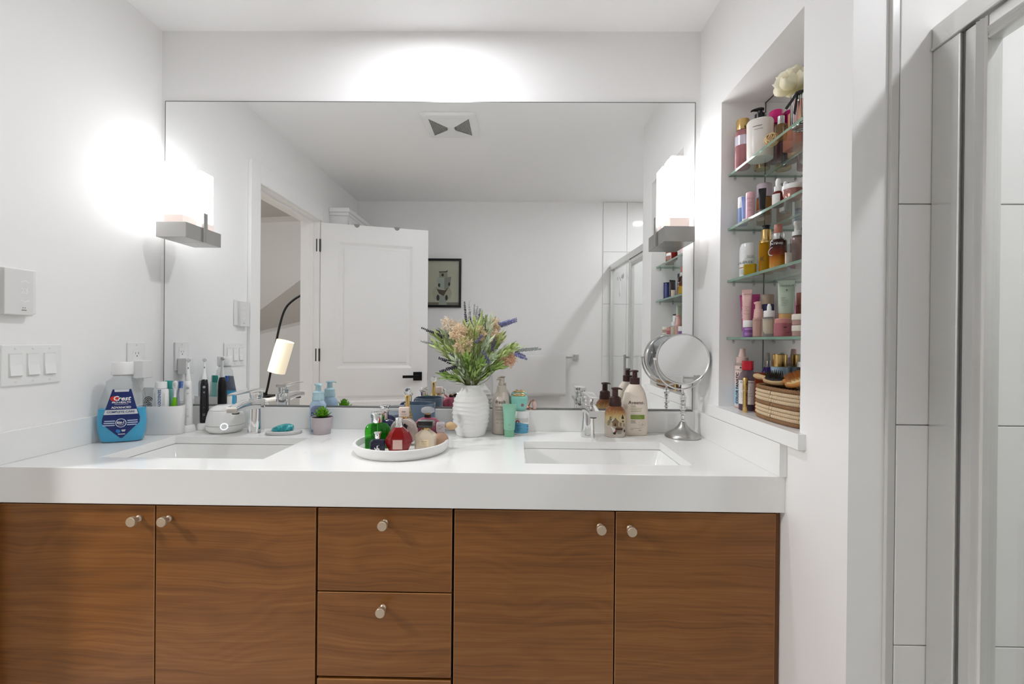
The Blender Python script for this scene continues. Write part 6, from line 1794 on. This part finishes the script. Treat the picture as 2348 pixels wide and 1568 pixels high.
cyl(t, 'cap', [(0.0205, 0.1482), (0.021, 0.15), (0.021, 0.186), (0.019, 0.188), (0, 0.188)], GOLD)
t = item('serum_dropper', 'black dropper bottle with grey bulb above the hair brushes', 'dropper bottle', 0.8435, -0.420, 5)
cyl(t, 'bottle_body', [(0.0155, 0), (0.0168, 0.002), (0.0168, 0.138), (0.015, 0.145), (0.013, 0.152)], M('bottle_black', '0a0a0c', 0.12, coat=0.3))
cyl(t, 'collar', [(0.0118, 0.1522), (0.012, 0.154), (0.012, 0.168), (0.0075, 0.169)], SATIN)
cyl(t, 'rubber_bulb', [(0.0075, 0.1692), (0.0072, 0.186), (0.006, 0.191), (0, 0.192)], M('bulb_stone', 'a9a49a', 0.5))
t = item('bronzer_box', 'small rust red compact carton beside the basket', 'box', 0.790, -0.318, 5, -20)
G().box(-0.026, 0.02, -0.009, 0.009, 0, 0.128).obj('carton', M('carton_rust', '8a3a1e', 0.25), t, angle=0, bevel=0.001)
lines(t, [(-0.02, 0.014, 0.112, 0.002), (-0.018, 0.012, 0.106, 0.0012)], M('ink_copper', 'd69a78', 0.4), flat(-0.009))

# ---------------------------------------------------------------- woven basket with hair brushes
t = item('woven_basket', 'oval coiled seagrass basket on the niche ledge', 'basket', 0.7715, -0.483, 5, 90)
CREAMW = M('straw_cream', 'd8bf9c', 0.75, bump=0.3, bscale=300)
BROWNW = M('straw_brown', '8f6a48', 0.8, bump=0.3, bscale=300)
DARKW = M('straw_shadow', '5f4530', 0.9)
LA, LB = 0.134, 0.056
NCO = 9
for k in range(NCO):
    z = 0.0062 + k * 0.0108
    bulge = 1.0 - 0.05 * (1 - math.sin(PI * (0.25 + 0.6 * k / NCO)))
    NP = 330
    P, R_ = [], []
    for j in range(NP):
        a = 2 * PI * j / NP
        ca, sa = math.cos(a), math.sin(a)
        x = math.copysign(abs(ca) ** 0.8, ca) * (LA - 0.006) * bulge
        y = math.copysign(abs(sa) ** 0.8, sa) * (LB - 0.006) * bulge
        P.append((x, y, z))
        R_.append(0.0062 if j % 3 != (k % 3) else 0.0047)
    g = G()
    g.tube(P, R_, 7, closed=True)
    mi = []
    for j in range(NP):
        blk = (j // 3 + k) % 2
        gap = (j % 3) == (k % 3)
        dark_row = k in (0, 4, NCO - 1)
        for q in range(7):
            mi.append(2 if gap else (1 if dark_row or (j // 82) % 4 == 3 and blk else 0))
    g.mi = mi
    g.obj('coil', [CREAMW, BROWNW, DARKW], t, angle=80)
G().sect([(0.003, 2 * LA - 0.03, 2 * LB - 0.03, 2.4), (0.006, 2 * LA - 0.03, 2 * LB - 0.03, 2.4)], 40).obj('bottom', BROWNW, t)
def hairbrush(lb, loc, rot, hl, hw, wood, pad, bris, bl, hang):
    t = thing('hair_brush', lb, 'hair brush', loc, rot[2], 'hair brushes in the basket', rot[0], rot[1])
    G().sect([(-0.005, hl, hw * 0.94, 2.2), (-0.003, hl, hw, 2.2), (0.004, hl, hw, 2.2), (0.006, hl * 0.96, hw * 0.94, 2.2)], 36).obj('head', wood, t)
    G().sect([(0.006, hl * 0.86, hw * 0.8, 2.1), (0.009, hl * 0.78, hw * 0.7, 2.1), (0.0105, hl * 0.5, hw * 0.4, 2)], 30).obj('cushion', pad, t)
    G().tube([(-hl * 0.45, 0, 0), (-hl * 0.62, 0, 0), (-hl * 0.8, 0, 0), (-hl * 0.5 - hang * 0.7, 0, 0), (-hl * 0.5 - hang, 0, 0)], [0.007, 0.0065, 0.008, 0.0095, 0.006], 14).obj('handle', wood, t)
    g = G()
    n1, n2 = 9, 6
    for i in range(n1):
        for j in range(n2):
            x, y = (i / (n1 - 1) - 0.5) * hl * 0.72, (j / (n2 - 1) - 0.5) * hw * 0.66
            if (x / (hl * 0.4)) ** 2 + (y / (hw * 0.38)) ** 2 > 1:
                continue
            d = Vector((x * 0.12, y * 0.25, 1)).normalized()
            p = Vector((x, y, 0.008))
            g.tube([p, p + d * bl * 0.92, p + d * bl], [0.0008, 0.0008, 0.0012], 5)
    o = g.obj('bristles', bris, t)
    o['kind'] = 'stuff'
BEECH = M('beech_wood', 'c98a4a', 0.4)
hairbrush('wooden hair brush with black cushion lying across the basket', (0.772, -0.412, 1.116), (18, 4, -82), 0.085, 0.05, M('ash_wood', 'cfae80', 0.45), M('cushion_black', '141110', 0.6), M('bristle_blackgold', '3a3226', 0.5), 0.018, 0.05)
hairbrush('wooden paddle hair brush with wooden pins at the front of the basket', (0.764, -0.528, 1.120), (26, -4, -100), 0.08, 0.055, BEECH, M('cushion_sand', 'd9bd86', 0.6), M('pin_wood', 'b06a2a', 0.5), 0.02, 0.05)
# ---------------------------------------------------------------- shower enclosure
FRM = M('shower_frame', 'e2e2e0', 0.3, 0.75)
en = thing('shower_enclosure', 'framed glass shower enclosure with bright metal header and rails', 'shower enclosure', (0.866, YW - 0.0092, 0), -2.76)
ENL = -(YW - 0.0092) + YO + 0.0
LEN = 1.348
def bar(name, x0, x1, y0, y1, z0, z1, mat=FRM, bev=0.002):
    return G().box(x0, x1, y0, y1, z0, z1).obj(name, mat, en, angle=0, bevel=bev)
bar('header', 0.0, 0.045, -0.001, -LEN, 1.848, 1.892)
bar('header_lip', -0.003, 0.048, -0.001, -LEN, 1.842, 1.848)
bar('wall_channel', 0.002, 0.034, -0.001, -0.062, 0.1, 1.842)
bar('channel_gap_strip', 0.008, 0.03, -0.0625, -0.068, 0.1, 1.842, M('gap_dark_grey', '5d5d5b', 0.6), 0.0)  # gap's darkness put into a grey strip between channel and door stile
bar('wall_channel', 0.002, 0.034, -LEN + 0.03, -LEN, 0.1, 1.842)
bar('sill_rail', -0.002, 0.046, -0.001, -LEN, 0.09, 0.1)
structure(G().box(0.79, 0.93, YW - 0.0092, YO + 0.0095, 0.0, 0.0895).obj('trim_4', MARBLE, angle=0, bevel=0.003))
# door with ribbed frame
dr = thing('shower_door', '', '', (0, 0, 0))
del_keys = [k for k in ('label', 'category') if k in dr]
for k in del_keys:
    del dr[k]
dr.parent = en
def ribbed(name, a, b, vertical):
    """frame rail with rounded ribs; a-b along y (rails) or z (stiles)"""
    prof = []
    for x, u in ((0.006, 0.0), (0.004, 0.004), (0.004, 0.022), (0.0015, 0.0245), (-0.0005, 0.027), (0.0015, 0.0295), (0.003, 0.031), (-0.0005, 0.0345), (0.003, 0.038), (0.004, 0.0395), (0.0015, 0.0425), (0.0035, 0.0455), (0.01, 0.0475), (0.028, 0.0475), (0.03, 0.045), (0.03, 0.002), (0.028, 0.0)):
        prof.append((x, u))
    g = G()
    rs = []
    for e in (a, b):
        if vertical:
            rs.append([(x, vertical - u, e) for x, u in prof])
        else:
            rs.append([(x, e, 1.838 - u) for x, u in prof])
    g.rings(rs)
    return g.obj(name, FRM, dr, angle=30)
ribbed('stile', 0.105, 1.836, -0.0695)
ribbed('top_rail', -0.117, -0.742, 0)
g = G()
g.box(0.004, 0.03, -0.742, -0.790, 0.105, 1.836)
g.obj('stile', FRM, dr, angle=0, bevel=0.004)
G().box(0.004, 0.03, -0.117, -0.742, 0.105, 0.15).obj('bottom_rail', FRM, dr, angle=0, bevel=0.003)
G().box(0.014, 0.020, -0.115, -0.744, 0.148, 1.793).obj('glass_pane', SHGLASS, dr, angle=0)
hd = G()
hd.tube([(-0.03, -0.766, 0.93), (-0.03, -0.766, 1.13)], 0.009, 14)
for z in (0.95, 1.11):
    hd.tube([(-0.03, -0.766, z), (0.006, -0.766, z)], 0.006, 10)
hd.obj('pull_handle', NICKEL, dr)
G().box(0.014, 0.020, -0.795, -LEN + 0.028, 0.1, 1.842).obj('fixed_glass_panel', SHGLASS, en, angle=0)
bar('mullion', 0.004, 0.032, -0.791, -0.803, 0.1, 1.842)
# double hook on the fixed pane
hk = thing('suction_hook', 'silver double hook on the fixed shower glass panel', 'hook', (0.822, -1.735, 1.70), -2.76)
G().ell((-0.002, 0, 0.04), 0.006, 0.022, 0.026, 18, 10).obj('plate', CHROME, hk)
for s in (-1, 1):
    G().tube([(-0.006, s * 0.006, 0.05), (-0.010, s * 0.014, 0.02), (-0.024, s * 0.022, 0.002), (-0.034, s * 0.03, 0.012), (-0.036, s * 0.034, 0.032)], [0.005, 0.005, 0.0045, 0.004, 0.003], 10).obj('prong', CHROME, hk)
sq = thing('squeegee', 'slim silver squeegee hanging from the shower hook', 'squeegee', (0.800, -1.735, 1.60), -2.76)
G().tube([(0, -0.01, 0.10), (0, -0.004, 0.02), (0, 0.0, -0.02)], [0.004, 0.006, 0.005], 10).obj('handle', CHROME, sq)

# ---------------------------------------------------------------- opposite wall: print, towel
t = thing('framed_print', 'black framed sepia print of an animal reading on a toilet', 'picture', (-0.660, YO + 0.001, 1.512), 180)
FW, FH = 0.327, 0.428
g = G()
for x0, x1, z0, z1 in ((-FW / 2, -FW / 2 + 0.02, 0, FH), (FW / 2 - 0.02, FW / 2, 0, FH), (-FW / 2 + 0.02, FW / 2 - 0.02, 0, 0.02), (-FW / 2 + 0.02, FW / 2 - 0.02, FH - 0.02, FH)):
    g.box(x0, x1, -0.022, 0, z0, z1)
g.obj('frame', BLACK, t, angle=0)
G().box(-FW / 2 + 0.02, FW / 2 - 0.02, -0.010, -0.002, 0.02, FH - 0.02).obj('print_sheet', M('print_sepia', 'ddd0c0', 0.6), t, angle=0)
sf = flat(-0.010)
def blob(pts, col, off, nm_='print_shape'):
    shape(t, [pts], M('print_' + col, col, 0.6), sf, off, nm_)
def oval(cx, cz, rx, rz, n=20):
    return [(cx + rx * math.cos(2 * PI * k / n), cz + rz * math.sin(2 * PI * k / n)) for k in range(n)]
blob([(-0.143, 0.02), (0.143, 0.02), (0.143, 0.045), (-0.143, 0.045)], '8f7f74', 0.0003)
blob([(-0.04, 0.022), (0.035, 0.022), (0.025, 0.105), (-0.02, 0.108)], 'b9b7b2', 0.0006)
blob(oval(-0.045, 0.125, 0.035, 0.055), 'c9b8a6', 0.0008)
blob(oval(0.055, 0.125, 0.035, 0.055), 'd2c4b2', 0.0008)
blob([(-0.06, 0.19), (-0.02, 0.15), (0.045, 0.16), (0.06, 0.18), (0.03, 0.12), (-0.01, 0.10), (-0.02, 0.12)], '5f4a3c', 0.0010)
blob(oval(-0.035, 0.085, 0.012, 0.025), '2c2824', 0.0012)
blob(oval(0.04, 0.085, 0.013, 0.027), '2c2824', 0.0012)
blob([(-0.075, 0.27), (-0.015, 0.258), (-0.015, 0.155), (-0.065, 0.185)], 'a09a94', 0.0014)
blob([(-0.015, 0.258), (0.05, 0.262), (0.04, 0.175), (-0.015, 0.155)], 'c6c4c0', 0.0014)
blob(oval(-0.058, 0.205, 0.009, 0.016), '1c1a18', 0.0018)
blob(oval(0.03, 0.195, 0.010, 0.017), '1c1a18', 0.0018)
blob([(-0.045, 0.262), (-0.04, 0.305), (-0.035, 0.318), (0.03, 0.318), (0.03, 0.262)], 'b3a894', 0.0012)
blob([(-0.045, 0.33), (-0.04, 0.31), (0.03, 0.307), (0.035, 0.322), (0.028, 0.313), (-0.03, 0.318)], '2f2a24', 0.0020)
blob(oval(0.0, 0.285, 0.011, 0.013), '14110f', 0.0020)
G().box(-FW / 2 + 0.02, FW / 2 - 0.02, -0.0155, -0.0145, 0.02, FH - 0.02).obj('glazing', GLASS, t, angle=0)

t = thing('towel_bar', 'square chrome towel bar on the wall opposite the mirror', 'towel bar', (0, YO, 1.085))
for x in (-0.285, 0.513):
    G().box(x - 0.024, x + 0.024, 0.001, 0.012, -0.024, 0.024).obj('wall_plate', SATIN, t, angle=0, bevel=0.002)
    G().box(x - 0.009, x + 0.009, 0.012, 0.075, -0.009, 0.009).obj('post', SATIN, t, angle=0, bevel=0.001)
G().box(-0.285, 0.513, 0.062, 0.078, -0.008, 0.008).obj('bar', SATIN, t, angle=0, bevel=0.001)
rs = []
g = G()
TX0, TX1 = -0.215, 0.42
prof = [(-0.075, 0.050, 0.0), (-0.04, 0.0505, 0.0)]
pf = [(0.048, -0.30), (0.049, -0.15), (0.050, -0.03), (0.053, 0.004), (0.060, 0.0125), (0.070, 0.0145), (0.080, 0.0125), (0.0865, 0.004), (0.089, -0.03), (0.092, -0.12), (0.094, -0.22), (0.0955, -0.30), (0.0955, -0.335)]
NXT = 40
outer = []
for k in range(NXT + 1):
    u = k / NXT
    x = TX0 + (TX1 - TX0) * u
    row = []
    for y, z in pf:
        wv = 0.0035 * math.sin(u * 17 + z * 3) * min(1, max(0, -z) / 0.15) * (1 if y > 0.07 else 0.3)
        row.append((x + (0.004 * math.sin(z * 20) if u in (0, 1) else 0), y + wv, z - 0.006 * math.sin(u * 6) * (1 if z < -0.25 else 0)))
    outer.append(row)
g.rings(outer, False, False, 0, close=False)
ob = g.obj('towel_cloth', M('towel_white', 'e9e8e6', 0.9, bump=0.6, bscale=500), None, angle=80, loc=(0, YO, 1.085))
ob.name = 'bath_towel'
sd = ob.modifiers.new('thickness', 'SOLIDIFY')
sd.thickness = 0.006
sd.offset = 1.0
tag(ob, 'white bath towel folded over the towel bar', 'towel')

# white wall cabinet behind the door
t = thing('wall_cabinet', 'white wall cabinet with crown top behind the open door', 'cabinet', (XL, 0, 1.25))
G().box(0.0005, 0.138, -1.585, YO + 0.001, 0, 0.905).obj('box', TRIM, t, angle=0)
G().box(0.0005, 0.152, -1.572, YO + 0.001, 0.93, 0.962).obj('crown', TRIM, t, angle=0, bevel=0.004)
G().box(0.0005, 0.145, -1.578, YO + 0.001, 0.905, 0.93).obj('cornice', TRIM, t, angle=0, bevel=0.004)
for y0, y1 in ((-1.60, -1.868), (-1.872, YO + 0.012)):
    d = G().box(0.1385, 0.154, y0, y1, 0.012, 0.868).obj('cabinet_door', TRIM, t, angle=0, bevel=0.003)
    yk = y1 + 0.03 if y0 == -1.60 else y0 - 0.03
    kk = G().lathe([(0.006, 0), (0.006, 0.012), (0.011, 0.016), (0.011, 0.022), (0, 0.024)], 18)
    kk.xf(Matrix.Translation((0.154, yk, 0.1)) @ Matrix.Rotation(PI / 2, 4, 'Y'))
    kk.obj('knob', NICKEL, d)

# ---------------------------------------------------------------- bedroom seen through the doorway
t = thing('round_side_table', 'white round side table in the room beyond the door', 'table', (-2.74, -3.05, 0))
cyl(t, 'table_top', [(0.20, 0.56), (0.21, 0.565), (0.21, 0.585), (0.205, 0.59), (0, 0.59)], WPLAST, 48)
cyl(t, 'pedestal', [(0.16, 0), (0.16, 0.015), (0.03, 0.03), (0.025, 0.55), (0.08, 0.559)], WPLAST, 32)
t = thing('arc_lamp', 'black arc lamp with lit cream shade in the next room', 'lamp', (-2.735, -3.05, 0.5905))
G().sect([(0, 0.16, 0.16, 8), (0.02, 0.16, 0.16, 8)], 24).obj('base', BLACKM, t)
p0 = [(0.0, 0, 0.015), (0.03, 0, 0.12), (0.10, 0, 0.50), (0.155, 0, 0.78), (0.215, 0, 0.96), (0.31, 0, 1.06), (0.42, 0, 1.12), (0.50, 0, 1.13)]
pts = []
for k in range(len(p0) - 1):
    a, b_ = Vector(p0[k]), Vector(p0[k + 1])
    pm_ = Vector(p0[max(k - 1, 0)])
    pn = Vector(p0[min(k + 2, len(p0) - 1)])
    for j in range(6):
        u = j / 6
        pts.append(0.5 * ((2 * a) + (b_ - pm_) * u + (2 * pm_ - 5 * a + 4 * b_ - pn) * u * u + (3 * a - pm_ - 3 * b_ + pn) * u ** 3))
pts.append(Vector(p0[-1]))
G().tube(pts, 0.0115, 12).obj('arc_pole', BLACKM, t)
br = G()
br.tube([(-0.16, 0.0, 0.26), (-0.08, 0.0, 0.26)], 0.009, 8)
br.tube([(-0.08, 0.0, 0.26), (-0.115, 0.0, 0.06), (0.02, 0, 0.03)], 0.012, 8)
br.obj('bracket', BLACKM, t)
SHD = M('lamp_shade_lit', 'efe6d2', 0.8, emit='fff0d2', es=LAMP_E)
sm_ = Matrix.Translation((0.19, 0.03, 0.455)) @ Matrix.Rotation(math.radians(16), 4, 'Y')
g = G().lathe([(0.088, -0.19), (0.088, 0.16)], 36, cap0=False, cap1=False)
g.xf(sm_)
g.obj('lamp_shade', SHD, t)
g = G().ell((0, 0, -0.08), 0.035, 0.035, 0.05, 16, 10)
g.xf(sm_)
g.obj('bulb', M('lamp_bulb', 'ffffff', 0.5, emit='fff2dc', es=0.5), t)
for nm_ in ('ring_light', 'lamp_shade_lit', 'sconce_glass_socket'):
    MATS[nm_].cycles.emission_sampling = 'NONE'
bpy.context.view_layer.update()
